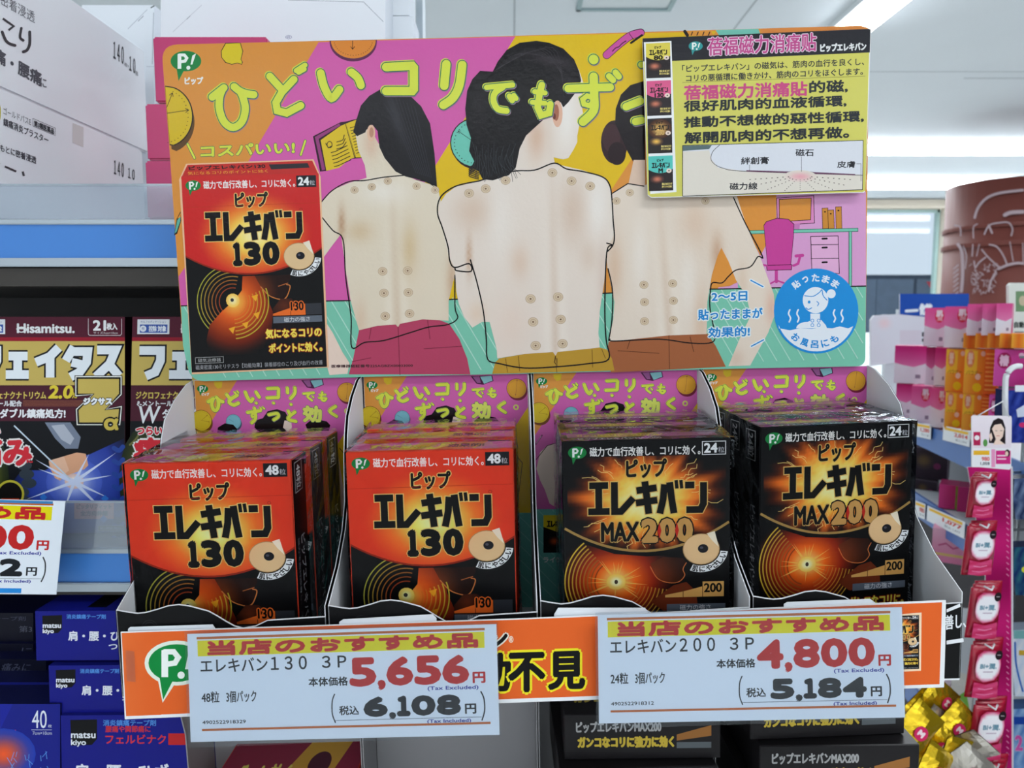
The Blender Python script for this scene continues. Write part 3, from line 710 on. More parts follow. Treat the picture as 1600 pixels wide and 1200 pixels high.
    C.grad([(797, 266), (748, 283), (712, 292), (697, 303), (687, 318), (685, 335), (692, 360), (701, 400), (711, 420), (713, 455), (717, 475), (725, 495), (738, 512), (753, 503), (765, 503), (776, 545), (777, 560), (820, 553), (864, 550), (868, 556), (871, 550), (937, 543), (935, 520), (937, 487), (944, 440), (947, 400), (948, 382), (955, 376), (960, 365), (958, 317), (956, 300), (945, 277), (910, 266), (867, 256), (865, 246), (880, 249), (888, 247), (896, 234), (902, 222), (902, 212), (905, 196), (911, 178), (908, 160), (911, 128), (904, 108), (870, 100), (830, 150), (812, 220)],
           skinfn(862, 868, 280, 550, [(733, 400, 4, 30, SH, .75), (740, 330, 30, 30, (214, 186, 164), .7), (895, 330, 22, 48, (212, 186, 166), .75), (812, 410, 14, 26, (218, 186, 162), .6), (942, 430, 8, 60, (216, 190, 176), .6), (920, 400, 14, 26, (214, 188, 168), .5), (885, 180, 14, 50, WH, .7), (838, 215, 14, 34, (206, 160, 130), .6), (800, 505, 26, 40, (232, 206, 190), .5), (745, 490, 14, 18, (226, 192, 160), .4), (780, 340, 20, 60, WH, .4), (934, 320, 16, 50, WH, .6)], base=(231, 217, 205)), 5.5)
    C.grad([(905, 112), (897, 93), (880, 76), (858, 67), (838, 64), (812, 67), (792, 78), (778, 96), (770, 112), (750, 111), (738, 124), (730, 142), (727, 170), (729, 195), (736, 216), (733, 236), (741, 252), (736, 262), (748, 268), (754, 280), (770, 282), (795, 274), (806, 262), (812, 232), (822, 212), (846, 190), (862, 176), (866, 160), (876, 160), (880, 168), (888, 160), (903, 140), (908, 126)], lambda x, y: mixc((17, 14, 17), (64, 56, 62), .8 * exp(-((y - 92 - (x - 850) * .22) / 9) ** 2 - ((x - 862) / 36) ** 2) + .35 * exp(-((y - 128) / 16) ** 2 - ((x - 885) / 18) ** 2) + .25 * exp(-((x - 748) / 10) ** 2 - ((y - 165) / 40) ** 2)), 6)
    for i in range(22): C.line([(738 + i * 3.1 + (i % 3) * 3, 222 + (i * 7) % 23), (744 + i * 2.7, 248 + (i * 5) % 9), (735 + i * 3.3 + (i % 5) * 4, 268 + (i * 11) % 17)], .7, (48, 52, 56), curve=True)
    for i in range(10): C.line([(772 + i * 3, 112 - i * 2), (810 + i * 6, 84 - i), (880, 96 + i * 4)], .7, (52, 48, 52), curve=True)
    for i in range(5): C.line([(742, 258 + i * 2), (733, 262 + i * 3.2), (748, 270 + i * 2.5)], 1.4, (30, 26, 26), curve=True)
    C.ell(871, 178, 8, 21, (226, 178, 152), 20); C.ell(869, 176, 4.5, 13, (170, 104, 80), 16); C.ell(866, 182, 2.5, 5, (110, 50, 38), 12)
    C.line([(748, 283), (800, 268), (835, 266), (866, 255), (885, 264), (910, 268), (940, 276), (952, 288), (956, 310), (958, 345), (960, 370), (957, 384), (948, 394)], 2.1, (24, 20, 22), curve=True)
    C.line([(748, 283), (715, 290), (694, 302), (685, 316), (684, 335), (691, 355), (700, 385), (703, 408), (711, 418), (733, 412), (736, 424), (714, 423), (711, 419)], 2.1, (24, 20, 22), curve=True)
    C.line([(735, 406), (745, 440), (755, 485), (760, 530), (762, 561), (780, 568), (820, 575), (870, 573), (920, 568), (951, 561), (947, 530), (945, 480), (948, 394), (957, 384), (948, 380)], 2.1, (24, 20, 22), curve=True)
    C.line([(950, 420), (957, 455), (956, 500), (951, 532)], 1.9, (24, 20, 22), curve=True)
    C.line([(868, 556), (866, 566), (871, 572), (870, 560)], 1.2, (60, 30, 20))
    for x, y in ((829, 467), (872, 464), (833, 503), (876, 499), (837, 540), (879, 537)): magnet(C, x, y, 8)
    for x, y in ((863, 270), (893, 283), (922, 291), (733, 302), (759, 295), (790, 282)): magnet(C, x, y, 7.6)
    for x, y in ((598, 424), (637, 423), (600, 458), (638, 457), (602, 494), (640, 490)): magnet(C, x, y, 7.4)
    for x, y in ((554, 297), (581, 292), (606, 283), (651, 291), (680, 297)): magnet(C, x, y, 6.4)
    for x, y in ((1006, 445), (1051, 443), (1007, 472), (1052, 470), (1007, 502), (1052, 500)): magnet(C, x, y, 7)
    for x, y in ((984, 301), (963, 314), (1102, 314)): magnet(C, x, y, 6.4)
    # title
    title_strokes(C, TITLE_A, lambda x, y: (x / 4 + 230, y / 4 + 40)); title_strokes(C, TITLE_B, lambda x, y: (x / 4 + 600, y / 4 + 40))
    # cost performance line
    C.line([(293, 225), (304, 247)], 4.6, DG); C.line([(293, 225), (304, 247)], 3, LIME); C.line([(477, 220), (470, 242)], 4.6, DG); C.line([(477, 220), (470, 242)], 3, LIME)
    C.text('コスパいい!', 314, 228, 460, 245, LIME, bold=.9, slope=-.045, oc=DG, ow=1.7)
    logo(C, 290.5, 95.5, 24); C.text('ピップ', 289, 121, 317, 132, (238, 236, 230), bold=.6, slope=-.02)
    # pencil on the left strip
    C.poly([(276, 342), (282, 330), (283, 345), (277, 365), (272, 368)], (40, 30, 30)); C.poly([(277, 344), (282, 338), (281.5, 346), (276, 362), (273, 365)], (96, 180, 160)); C.poly([(277, 342), (282, 333), (282, 339)], (230, 150, 60))
    # product picture
    lid = [(280, 281), (291, 256), (490, 249), (501, 276), (514, 574), (300, 585)]
    C.poly(lid, (240, 190, 150)); C.poly([(283, 279), (293, 258), (488, 251), (498.5, 274)], (196, 44, 40))
    C.text('ピップエレキバン130', 296, 260, 415, 266, K, bold=.4, slope=-.03, ital=-.2); C.text('気になるコリのポイントに効く', 294, 268.5, 419, 273.5, (236, 170, 50), slope=-.03, ital=-.2)
    C.poly([(420, 257), (481, 255), (484, 262), (424, 265)], (44, 40, 46))
    Q = quadmap([(283.5, 276), (498, 271), (511, 573), (300, 582)]); C.T = lambda x, y: Q(x / 100, y / 139)
    carton_front(C, '130', '24', orange=(208, 40, 38)); C.T = lambda x, y: (x, y)
    # notes in blue
    BL = (34, 134, 206)
    C.text('2〜5日', 1112, 457, 1167, 471, BL, bold=.6, slope=-.03, oc=(225, 238, 240), ow=2.4)
    C.text('貼ったままが', 1091, 484, 1191, 500, BL, bold=.6, slope=-.03, oc=(225, 238, 240), ow=2.4)
    C.text('効果的!', 1107, 512, 1171, 527, BL, bold=.6, slope=-.03, oc=(225, 238, 240), ow=2.4)
    for P in (((1173, 438), (1192, 448)), ((1174, 541), (1193, 531))): C.line(P, 5, (230, 238, 240)); C.line(P, 2, BL)
    B2 = (32, 142, 216)
    C.ell(1275, 486, 66, 66.5, B2, 48)
    P = [(1275 + 62.5 * cos(radians(a)), 486 + 63 * sin(radians(a))) for a in range(160, 18, -6)]
    C.poly([(1217, 513)] + P + [(1333, 510), (1325, 513), (1312, 510), (1300, 513), (1284, 512), (1268, 514), (1250, 513), (1234, 516)], (230, 236, 244))
    C.ell(1261, 513, 17, 10, (230, 236, 244), 20, 180, 360); C.rect(1266, 490, 1281, 510, (230, 236, 244)); C.poly([(1258, 512), (1262, 503), (1272, 498), (1283, 500), (1290, 508), (1292, 513)], (230, 236, 244))
    W2 = (230, 236, 244)
    C.ell(1298.5, 459, 7, 7, W2, 20); C.ell(1274, 469, 20, 20.5, W2, 32)
    C.line([(1257, 462), (1270, 463), (1280, 457), (1284, 453), (1286, 462), (1292, 469)], 1.4, B2, curve=True)
    C.ell(1264, 472, 2.2, 2.4, B2, 12); C.line([(1259, 481), (1263, 483.5), (1268, 481)], 1.4, B2, curve=True); C.line([(1276, 471), (1279, 474), (1277, 478)], 1.3, B2, curve=True)
    for x in (1269, 1279):
        for y in (501, 508): C.ring(x, y, 2.4, 2.4, 1, B2, 12)
    for x in (1233, 1246, 1303, 1315): C.line([(x + 1, 484), (x - 1, 490), (x + 2, 497), (x, 503)], 2.4, W2, curve=True)
    for txt, a0, a1, R, cc, up in (('貼ったまま', -127, -55, 52, W2, True), ('お風呂にも', 128, 57, 52, B2, False)):
        for i, ch in enumerate(txt):
            a = radians(a0 + (a1 - a0) * i / 4); x = 1275 + R * cos(a); y = 486 + R * sin(a); q = 5.6
            C.turned(ch, x, y, q * (.75 if ch == 'っ' else 1), a + pi / 2 if up else a - pi / 2, cc, bold=.5)
    C.text('医療機器認証番号225AGBZX00033000', 518, 570, 645, 574.5, (70, 40, 46), bold=.2, slope=-.01)
    me = C.mesh('poster_board', GLOSS)
    o = link('poster_board', me); o.location = dworld(org); o.rotation_euler = (0, ROLL, 0)
    tag(o, 'large glossy poster board with lettering and three bare-backed figures above the cartons', 'poster')
    # clear pocket edge / support strip behind the board
    return o

def build_info_card():
    org = loc(1180, 180, .5165); C = pxcanvas(org, .5165); C.gain = PG
    q = [(1003, 62), (1361, 45), (1352, 300), (1014, 309)]
    C.slab([(1005, 60), (1359, 45), (1361, 46), (1352, 299), (1350, 301), (1018, 309), (1012, 305), (1004, 66)], .0012, (238, 238, 238), (240, 240, 240))
    Y = (214, 208, 100)
    C.poly([(1005, 62), (1359, 46), (1352, 298), (1348, 300), (1018, 308), (1012, 304)], Y)
    C.poly([(1004, 60), (1360, 45), (1359, 82), (1056, 95), (1005, 96)], (38, 38, 44))
    C.text('蓓福磁力消痛贴', 1106, 59, 1275, 87, (196, 76, 140), bold=.5, slope=-.045, oc=(236, 210, 226), ow=1.7)
    C.text('ピップエレキバン', 1282, 69, 1353, 81, (232, 232, 232), bold=.7, slope=-.035)
    logo(C, 1087, 72, 11, green=(50, 150, 150))
    C.text('「ピップエレキバン」の磁気は、筋肉の血行を良くし、', 1066, 102, 1350, 113, (44, 50, 56), bold=.25, slope=-.04)
    C.text('コリの悪循環に働きかけ、筋肉のコリをほぐします。', 1072, 117, 1348, 128, (44, 50, 56), bold=.25, slope=-.04)
    C.line([(1066, 129), (1352, 119)], .6, (120, 116, 60), round_=False)
    C.text('蓓福磁力消痛貼', 1069, 134, 1261, 156, (204, 74, 130), bold=.9, slope=-.035)
    C.text('的磁,', 1265, 127, 1324, 146, (36, 42, 46), bold=.8, slope=-.035)
    for s, x0, x1, y0 in (('很好肌肉的血液循環,', 1069, 1322, 158), ('推動不想做的惡性循環,', 1069, 1349, 183), ('解開肌肉的不想再做。', 1070, 1326, 207)):
        C.text(s, x0, y0, x1, y0 + 17, (36, 42, 46), bold=.8, slope=-.035)
    C.poly([(1066, 227), (1349, 219), (1348, 297), (1066, 307)], (40, 40, 40)); C.poly([(1067, 228), (1348, 220), (1347, 296), (1067, 306)], (222, 224, 232))
    C.poly([(1067, 237), (1108, 235), (1112, 250), (1122, 262), (1160, 267), (1347, 273), (1347, 296), (1067, 306)], (226, 218, 206))
    C.poly([(1067, 228), (1112, 227), (1108, 233), (1067, 236)], (90, 110, 112))
    C.line([(1124, 227), (1113, 238), (1112, 252), (1130, 263), (1170, 268), (1347, 274)], .9, (60, 60, 66), curve=True)
    C.poly([(1166, 266), (1232, 268), (1252, 266), (1272, 269), (1336, 272), (1336, 274), (1166, 268)], (110, 70, 96))
    C.ell(1250, 270.5, 19, 3.4, (36, 26, 34), 20); C.glow(1250, 276, 26, 10, (236, 168, 178), (226, 218, 206), 18, 3)
    for i in range(9):
        a = radians(12 + i * 19.5)
        for k in range(8):
            r = 14 + k * 7; x = 1250 + r * 1.25 * cos(a); y = 275 + r * .42 * sin(a)
            if 1170 < x < 1335 and y < 298: C.line([(x, y), (x + 2.2 * cos(a), y + 1.0 * sin(a))], 1.1, (50, 30, 34), round_=False)
    C.text('絆創膏', 1158, 246, 1201, 257, (44, 44, 50), bold=.3, slope=-.02); C.text('磁石', 1243, 233, 1271, 244, (44, 44, 50), bold=.3); C.text('皮膚', 1308, 252, 1336, 262, (44, 44, 50), bold=.3); C.text('磁力線', 1140, 286, 1183, 297, (44, 44, 50), bold=.3, slope=-.02)
    for P in (((1252, 245), (1252, 268)), ((1171, 258), (1171, 266)), ((1338, 256), (1345, 256), (1345, 283))): C.line(P, .7, (70, 70, 76))
    C.poly([(1006, 66), (1049, 64), (1057, 300), (1016, 303)], (240, 241, 242))
    for i, (kc, s) in enumerate((((226, 208, 84), '80'), ((222, 92, 140), '130'), ((90, 40, 22), '200'), ((86, 196, 186), 'M'))):
        y0 = 68 + i * 58.8; x0 = 1009 + i * 1.3; Q = quadmap([(x0, y0), (x0 + 38, y0 - 1.6), (x0 + 39, y0 + 53), (x0 + 1, y0 + 54.5)]); C.T = lambda x, y, Q=Q: Q(x / 100, y / 139)
        C.rect(0, 0, 100, 139, (40, 32, 34))
        if s != '200': C.poly([(0, 0), (100, 0), (100, 53)] + [(100 - 10 * t, 53 + 62 * (t / 10) * (1 - t / 10)) for t in range(1, 10)] + [(0, 53)], kc)
        else: C.glow(50, 42, 50, 40, (250, 200, 110), (60, 30, 20), 18, 4)
        C.text('ピップ', 36, 12, 62, 23, K, bold=.8); elekiban(C, 13, 27, 87, 47, K); C.text(s, 33 if len(s) > 1 else 42, 50, 68 if len(s) > 1 else 58, 66, K if s != '200' else GOLD, bold=1.5)
        C.glow(35, 92, 30, 18, (222, 130, 100) if s != '200' else (255, 200, 90), (50, 34, 34), 16, 3); C.ell(84, 60, 11, 9, (236, 214, 200), 14); C.ell(84, 60, 3, 3, (40, 30, 30), 8)
        C.text('気になるコリ', 54, 108, 95, 116, (226, 206, 120), bold=.6); C.text('ポイントに効く', 54, 119, 95, 127, (226, 206, 120), bold=.6); C.T = lambda x, y: (x, y)
    me = C.mesh('info_card', GLOSS); o = link('info_card', me); o.location = dworld(org); o.rotation_euler = (0, ROLL, 0)
    tag(o, 'yellow laminated information card with black header stuck on the poster', 'card')
# ---------------------------------------------------------------- counter trays
PITCHX = 0.1209
X0 = [(i - 1.5) * PITCHX + 0.0126 for i in range(4)]     # display-frame centre of every tray
YB, YF = 0.528, 0.409
BLACKCARD = material('black_printed_card', (10, 10, 12), rough=0.4, spec=0.15)
WHITECARD = material('white_board', (226, 228, 232), rough=0.6, noise=0.03)
GREYCARD = material('grey_board_back', (150, 150, 152), rough=0.7, noise=0.05)
def header_canvas(C, dim=1.0):
    """header card print, in the units of a 2.7275x enlargement whose corner is the photograph's (800, 560)"""
    OR = (222, 150, 66); PK = (208, 98, 170); YE = (220, 182, 34); TE = (112, 186, 176)
    C.poly([(92, 62), (788, 50), (792, 642), (104, 642)], PK)
    C.poly([(92, 62), (276, 59), (96, 330)], OR)
    C.poly([(790, 190), (792, 642), (480, 642)], YE)
    C.poly([(103, 642), (792, 642), (794, 1050), (110, 1050)], TE)
    for i in range(-6, 12): C.line([(110 + max(0, i) * 62, 645 if i >= 0 else 645 - i * 62), (min(790, 110 + i * 62 + 400), 645 + min(400, 790 - 110 - i * 62))], 4, (140, 204, 196), round_=False)
    C.poly([(176, 66), (212, 66), (208, 92), (190, 96), (178, 84)], (222, 190, 40))
    clock(C, 742, 112, 42, (216, 156, 50), hands=((-85, .9), (100, .7)), ink=(120, 40, 60)); clock(C, 115, 232, 44, (214, 186, 44), hands=((-40, .8), (10, .8)), ink=(120, 70, 30))
    clock(C, 252, 238, 32, (124, 186, 200), hands=((210, .7),), ink=(70, 90, 110))
    C.poly([(548, 60), (640, 56), (644, 80), (600, 96), (572, 92)], (80, 30, 70)); C.poly([(556, 62), (575, 88), (590, 88), (585, 60)], (160, 90, 150)); C.poly([(588, 62), (636, 58), (640, 78), (604, 92)], (140, 200, 206))
    C.line([(102, 365), (128, 328)], 6, (110, 50, 90)); C.line([(104, 362), (124, 332)], 3, (190, 150, 170))
    SK = (232, 210, 196)
    # three small figures
    C.poly([(104, 470), (120, 400), (150, 372), (188, 362), (195, 640), (160, 618), (140, 560), (120, 520)], SK)
    C.poly([(188, 300), (330, 380), (330, 640), (200, 640)], SK); C.poly([(360, 350), (480, 330), (560, 380), (560, 640), (370, 640)], SK); C.poly([(590, 340), (690, 350), (720, 640), (600, 640)], SK)
    C.poly([(178, 300), (184, 262), (215, 244), (250, 250), (266, 268), (262, 300), (225, 310)], (28, 22, 24))
    C.poly([(340, 262), (345, 232), (378, 222), (400, 192), (440, 184), (475, 196), (490, 226), (488, 262), (450, 300), (380, 300)], (26, 20, 22)); C.poly([(470, 232), (498, 234), (500, 262), (480, 280), (462, 262)], SK)
    C.poly([(558, 250), (575, 236), (610, 228), (650, 236), (664, 252), (650, 300), (575, 300)], (30, 20, 24))
    C.line([(188, 300), (188, 640)], 3, (50, 40, 40)); C.line([(104, 430), (150, 372), (190, 360)], 3, (50, 40, 40)); C.line([(700, 350), (760, 430), (730, 640)], 3, (50, 40, 40))
    tf = lambda x, y: (x, y)
    LM = (214, 220, 100)
    G = [([(148, 152), (170, 139)], 14), ([(168, 142), (162, 162), (168, 184), (178, 189), (188, 178), (192, 158), (190, 148)], 14), ([(184, 134), (196, 146), (210, 152)], 14),
         ([(228, 122), (242, 140)], 14), ([(272, 124), (244, 142), (238, 156), (256, 166), (276, 158)], 14), ([(262, 112), (266, 116)], 9), ([(274, 108), (278, 113)], 9),
         ([(308, 112), (318, 138), (330, 150), (338, 140)], 14), ([(354, 112), (366, 132)], 14),
         ([(404, 96), (446, 94), (450, 98), (448, 132), (446, 134), (400, 136)], 13),
         ([(488, 94), (488, 114)], 13), ([(520, 92), (518, 116), (500, 138)], 13),
         ([(556, 118), (600, 114)], 10), ([(584, 116), (572, 130), (590, 146)], 10), ([(594, 128), (598, 134)], 7),
         ([(636, 112), (630, 138), (642, 148), (652, 138)], 10), ([(624, 122), (650, 122)], 8), ([(620, 136), (650, 136)], 8),
         ([(314, 198), (368, 190)], 13), ([(344, 180), (346, 222), (330, 242)], 13), ([(344, 212), (332, 218), (332, 206), (344, 204)], 9), ([(368, 178), (374, 184)], 8), ([(380, 176), (386, 182)], 8),
         ([(404, 208), (440, 202), (444, 216), (424, 230)], 12),
         ([(488, 192), (496, 210)], 13), ([(516, 196), (492, 214), (488, 228), (518, 236)], 13),
         ([(352, 158), (353, 158)], 12), ([(426, 158), (427, 158)], 12), ([(500, 164), (501, 164)], 12),
         ([(690, 172), (664, 192), (692, 214)], 13), ]
    title_strokes(C, G, tf)
    C.text('効', 552, 172, 626, 236, LM, bold=5, oc=DG, ow=6.5); C.ring(738, 192, 9, 9, 6, LM, 16)
    logo(C, 126, 97, 24); C.text('ピップ', 122, 115, 152, 126, (230, 225, 220), bold=1)
    for x0, kc in ((134, (226, 200, 40)), (40 + 320, (60, 180, 150)), (620, (200, 40, 40))):
        C.rect(x0, 668, x0 + 118, 828, (24, 22, 24)); C.poly([(x0, 668), (x0 + 118, 668), (x0 + 118, 716), (x0 + 60, 740), (x0, 718)], kc)
        elekiban(C, x0 + 14, 692, x0 + 104, 718, K); C.glow(x0 + 50, 780, 34, 24, (220, 90, 40), (30, 20, 20), 14, 3)
    C.text('ラインナップ', 134, 846, 300, 870, (235, 238, 238), bold=1)

def wing_profile():
    px = [(1352, 569), (1373, 576), (1395, 600), (1413.6, 630), (1421, 660), (1426, 700), (1428, 765), (1441, 809), (1468.6, 864), (1514, 930)]
    xl = loc(1512, 925, YF).x
    pts = [wallhit(x, y, xl) for x, y in px]
    P = [(YB, pts[0].z)]
    last = YB
    for p in pts[1:-1]:
        y = min(last - .0005, max(YF + .002, p.y)); last = y; P.append((y, p.z))
    P.append((YF, loc(1512, 925, YF).z))
    return P
def make_trays():
    i = 2; org = Vector((X0[i], YF, 0.0))
    root0 = None
    zb = loc(800, 1075, YF).z                      # tray floor
    W = PITCHX / 2 - 0.0008
    # header card
    C = pxcanvas(org, YB - .0012); C.gain = PG * 1.0
    xs = 800; ys = 560; T = lambda x, y: (x / 2.7275 + xs, y / 2.7275 + ys)
    C.T = T
    C.slab([(90, 60), (790, 48), (795, 1250), (112, 1250)], .0008, (214, 214, 216), (235, 235, 235))
    header_canvas(C)
    C.T = lambda x, y: (x, y)
    me_header = C.mesh('header_card', GLOSS)
    prof = wing_profile()
    out = [(YB, zb)] + prof + [(YF, zb)]
    def wing(xa, name, mm, th): return prism(name, out, lambda a, b, d: Vector((xa + d, a - YF, b)), th, mm)
    zl = loc(522.7, 946.8, YF).z - 0; zc = loc(1195, 924, YF).z
    k = .424 / 1160
    prof_u = [(0, 0), (.03, -2), (.06, -4), (.1, -6), (.14, -5), (.2, 0), (.25, 5), (.3, 6.5), (.35, 4), (.4, -1), (.44, -5), (.48, -13), (.52, -22), (.56, -30), (.6, -34), (.66, -31), (.72, -22), (.85, -20), (1, -18)]
    top = [(-W + u * 2 * W, zl + v * k) for u, v in prof_u]
    lip_out = top + [(W, zb), (-W, zb)]
    me_lip = prism('front_lip', lip_out, lambda a, b, d: Vector((a, d, b)), .0004, BLACKCARD)
    me_lipw = prism('lip_core', [(a, b + .0005) for a, b in top] + [(a, b - .0006) for a, b in reversed(top)], lambda a, b, d: Vector((a, .0003 + d, b)), .0006, WHITECARD)
    # dots printed on the lip
    C = Canvas(lambda x, y, z: Vector((x, -z, y)), dz=4e-6); rn = random.Random(2)
    for j in range(14):
        x = rn.uniform(-W + .006, W * .3); z = zl - .007 - rn.uniform(0, .02); r = rn.choice((.001, .002, .0045))
        for q in ((1.0, .7) if r > .003 else (1.0,)): C.ring(x, z, r * q, r * q, .0003, (40, 40, 42), 18)
    me_dots = C.mesh('lip_print', SATIN)
    me_floor = boxmesh('tray_floor', [(-W, 0, -.001, W, YB - YF, 0)], WHITECARD)
    me_wl = wing(-W, 'wing', WHITECARD, .0005); me_wr = wing(W - .0005, 'wing', WHITECARD, .0005)
    me_wlo = wing(-W - .0003, 'wing_cover', BLACKCARD, .0003); me_wro = wing(W, 'wing_cover', BLACKCARD, .0003)
    # flap in the wing
    desc = ['tray under the product picture, holding red orange cartons beside the navy boxes',
            'tray holding red orange cartons next to the black ones',
            'tray holding square black cartons behind the second price card',
            'tray holding askew black cartons next to the red pouches']
    for j in range(4):
        o = dthing('display_tray', (X0[j], YF, 0))
        tag(o, 'cardboard ' + desc[j], 'display tray', 'cardboard counter trays in a row')
        link('header_card', me_header, o)
        for me in (me_wl, me_wr):
            w = link('wing', me, o)
        link('wing_cover', me_wlo, w); link('wing_cover', me_wro, w)
        lp = link('front_lip', me_lip, o); link('lip_core', me_lipw, lp); link('lip_print', me_dots, lp)
        f = link('tray_floor', me_floor, o); f.location.z = zb
        if j == 3:
            og3 = Vector((X0[3], YF, 0)); Cx = Canvas(lambda x, y, z: loc(x, y, YF) - og3 + Vector((0, -z, 0))); Cx.text('善し、', 1477, 962, 1509, 984, (226, 228, 232), bold=.5, slope=-.12)
            Cx.poly([(1479, 952), (1500, 943), (1501, 948), (1479, 957)], (226, 228, 232)); Cx.poly([(1479, 1001), (1505, 997), (1506, 1003), (1479, 1007)], (226, 228, 232)); link('lip_lettering', Cx.mesh('lip_lettering', PAPER), lp)
    return zb

def side_map(w, d, h, left):
    # side face print: x runs from back to front on the left side, front to back on the right side
    if left: return lambda x, y, z: Vector((-w / 2 - z, d - x * d / 20.0, h - y * h / 139.0))
    return lambda x, y, z: Vector((w / 2 + z, x * d / 20.0, h - y * h / 139.0))
def make_carton(kind, count, w=.0985, h=.137, d=.0272):
    edge = (212, 66, 40) if kind == '130' else (18, 18, 20)
    C = Canvas(lambda x, y, z: Vector((-w / 2 + x * w / 100, -z, h - y * h / 139.0)), dz=6e-6); C.gain = PG2
    b = .0006
    bm = bmesh.new(); r = bmesh.ops.create_cube(bm, size=1)
    for v in r['verts']: v.co = Vector((v.co.x * w, (v.co.y + .5) * d, (v.co.z + .5) * h))
    bmesh.ops.bevel(bm, geom=bm.edges[:], offset=b, segments=2, affect='EDGES')
    vs = [v.co.copy() for v in bm.verts]; fs = [[v.index for v in f.verts] for f in bm.faces]; bm.verts.index_update(); fs = [[v.index for v in f.verts] for f in bm.faces]; bm.free()
    C.add3(vs, fs, edge)
    m0 = C.T; C.T = lambda x, y: (.6 + x * .988, .6 + y * .991)
    carton_front(C, kind, count, orange=(222, 62, 36)); C.T = m0
    for left in (True, False):
        C.m = side_map(w, d, h, left); C.reset()
        C.rect(.4, .6, 19.6, 138.4, (20, 20, 24))
        C.T = (lambda x, y: (x, y))
        # vertical lettering with the letters turned
        def vert(s, x0, x1, y0, y1, c, bold=0):
            V, f = glyphs(s); C.raw([(x1 - v * (x1 - x0) if False else x0 + (1 - v) * (x1 - x0), y0 + u * (y1 - y0)) for u, v in V], f, [c])
            if bold: C.raw([(x0 + (1 - v) * (x1 - x0) + bold, y0 + u * (y1 - y0) + bold) for u, v in V], f, [c], True)
        C.rect(4, 3, 15, 22, (200, 200, 200)); C.rect(4.6, 3.6, 14.4, 21.4, (20, 20, 24)); vert(count + '粒', 6, 13, 5, 20, (220, 220, 220), .3)
        vert('ピップエレキバンMAX200' if kind != '130' else 'ピップエレキバン130', 9, 15, 50, 122, (206, 206, 210), .35)
        vert('磁力で血行改善し、コリに効く。', 4, 6.5, 50, 122, (150, 150, 156))
        if not left:
            C.rect(3, 106, 17, 132, (180, 182, 186))
            for q in range(13): C.rect(3.5, 107 + q * 1.9, 16.5, 107.9 + q * 1.9, (30, 30, 34))
    # lid print
    C.m = lambda x, y, z: Vector((-w / 2 + x * w / 100, d - y * d / 20.0, h + z)); C.reset()
    if kind == '130':
        C.rect(.6, .5, 99.4, 19.5, (222, 120, 176)); C.poly([(22, 19.5), (44, .5), (66, .5), (52, 19.5)], (232, 204, 70)); C.poly([(66, .5), (84, .5), (76, 19.5), (52, 19.5)], (232, 146, 80))
        C.text('ずっと効く。', 12, 4, 46, 14, (226, 224, 90), bold=.5, oc=(190, 150, 60), ow=.9); C.text('効果的!', 60, 5, 82, 13, (90, 50, 60), bold=.3)
        C.rect(.6, 17.5, 99.4, 19.5, (224, 80, 48))
    else:
        C.rect(.6, .5, 99.4, 19.5, (24, 24, 28)); C.poly([(4, 2), (96, 2), (96, 12), (4, 12)], (172, 110, 140)); C.poly([(20, 12), (30, 2), (60, 2), (50, 12)], (190, 160, 70))
        C.text('ピップエレキバンMAX200', 10, 13, 60, 18, (190, 190, 196), bold=.2); C.text('ガンコなコリに、強力に効く', 10, 4, 64, 10, (226, 206, 90), bold=.3)
    return C.mesh('carton_' + ('red' if kind == '130' else 'black'), SATIN)
def film_mesh(w, h, d, rise, n=3, seed=1):
    """shrink film pulled round the three cartons: a slightly crumpled hull, pinched at the corners"""
    rn = random.Random(seed); D = d * n + .001; m = .0011
    bm = bmesh.new(); nx, ny, nz = 14, 9, 16; grid = {}
    def P(i, j, k):
        key = (i, j, k)
        if key in grid: return grid[key]
        u, v, t = i / nx, j / ny, k / nz
        x = (-.5 + u) * (w + 2 * m); y = -m + v * (D + 2 * m); z = -m * .3 + t * (h + m) + rise * (v * n - .3) * (1 if t > .5 else .0) * .9
        z = max(z, 0) if t < .5 else z
        ed = (i in (0, nx)) + (j in (0, ny)) + (k in (0, nz))
        a = .00035 if ed > 1 else .0008
        if i in (0, nx): x += rn.uniform(-.2, 1) * a * (1 if i else -1) * (1.6 if 0 < j < ny else 1)
        if j == 0: y -= rn.uniform(0, .5) * a
        if k == nz: z += rn.uniform(0, 1) * a
        grid[key] = bm.verts.new((x, y, z)); return grid[key]
    for i in range(nx):
        for k in range(nz): bm.faces.new((P(i, 0, k), P(i + 1, 0, k), P(i + 1, 0, k + 1), P(i, 0, k + 1))); bm.faces.new((P(i, ny, k), P(i, ny, k + 1), P(i + 1, ny, k + 1), P(i + 1, ny, k)))
        for j in range(ny): bm.faces.new((P(i, j, nz), P(i + 1, j, nz), P(i + 1, j + 1, nz), P(i, j + 1, nz)))
    for j in range(ny):
        for k in range(nz): bm.faces.new((P(0, j, k), P(0, j, k + 1), P(0, j + 1, k + 1), P(0, j + 1, k))); bm.faces.new((P(nx, j, k), P(nx, j + 1, k), P(nx, j + 1, k + 1), P(nx, j, k + 1)))
    bmesh.ops.recalc_face_normals(bm, faces=bm.faces[:])
    me = bpy.data.meshes.new('shrink_wrap'); bm.to_mesh(me); bm.free(); me.materials.append(FILM)
    for p in me.polygons: p.use_smooth = False
    return me
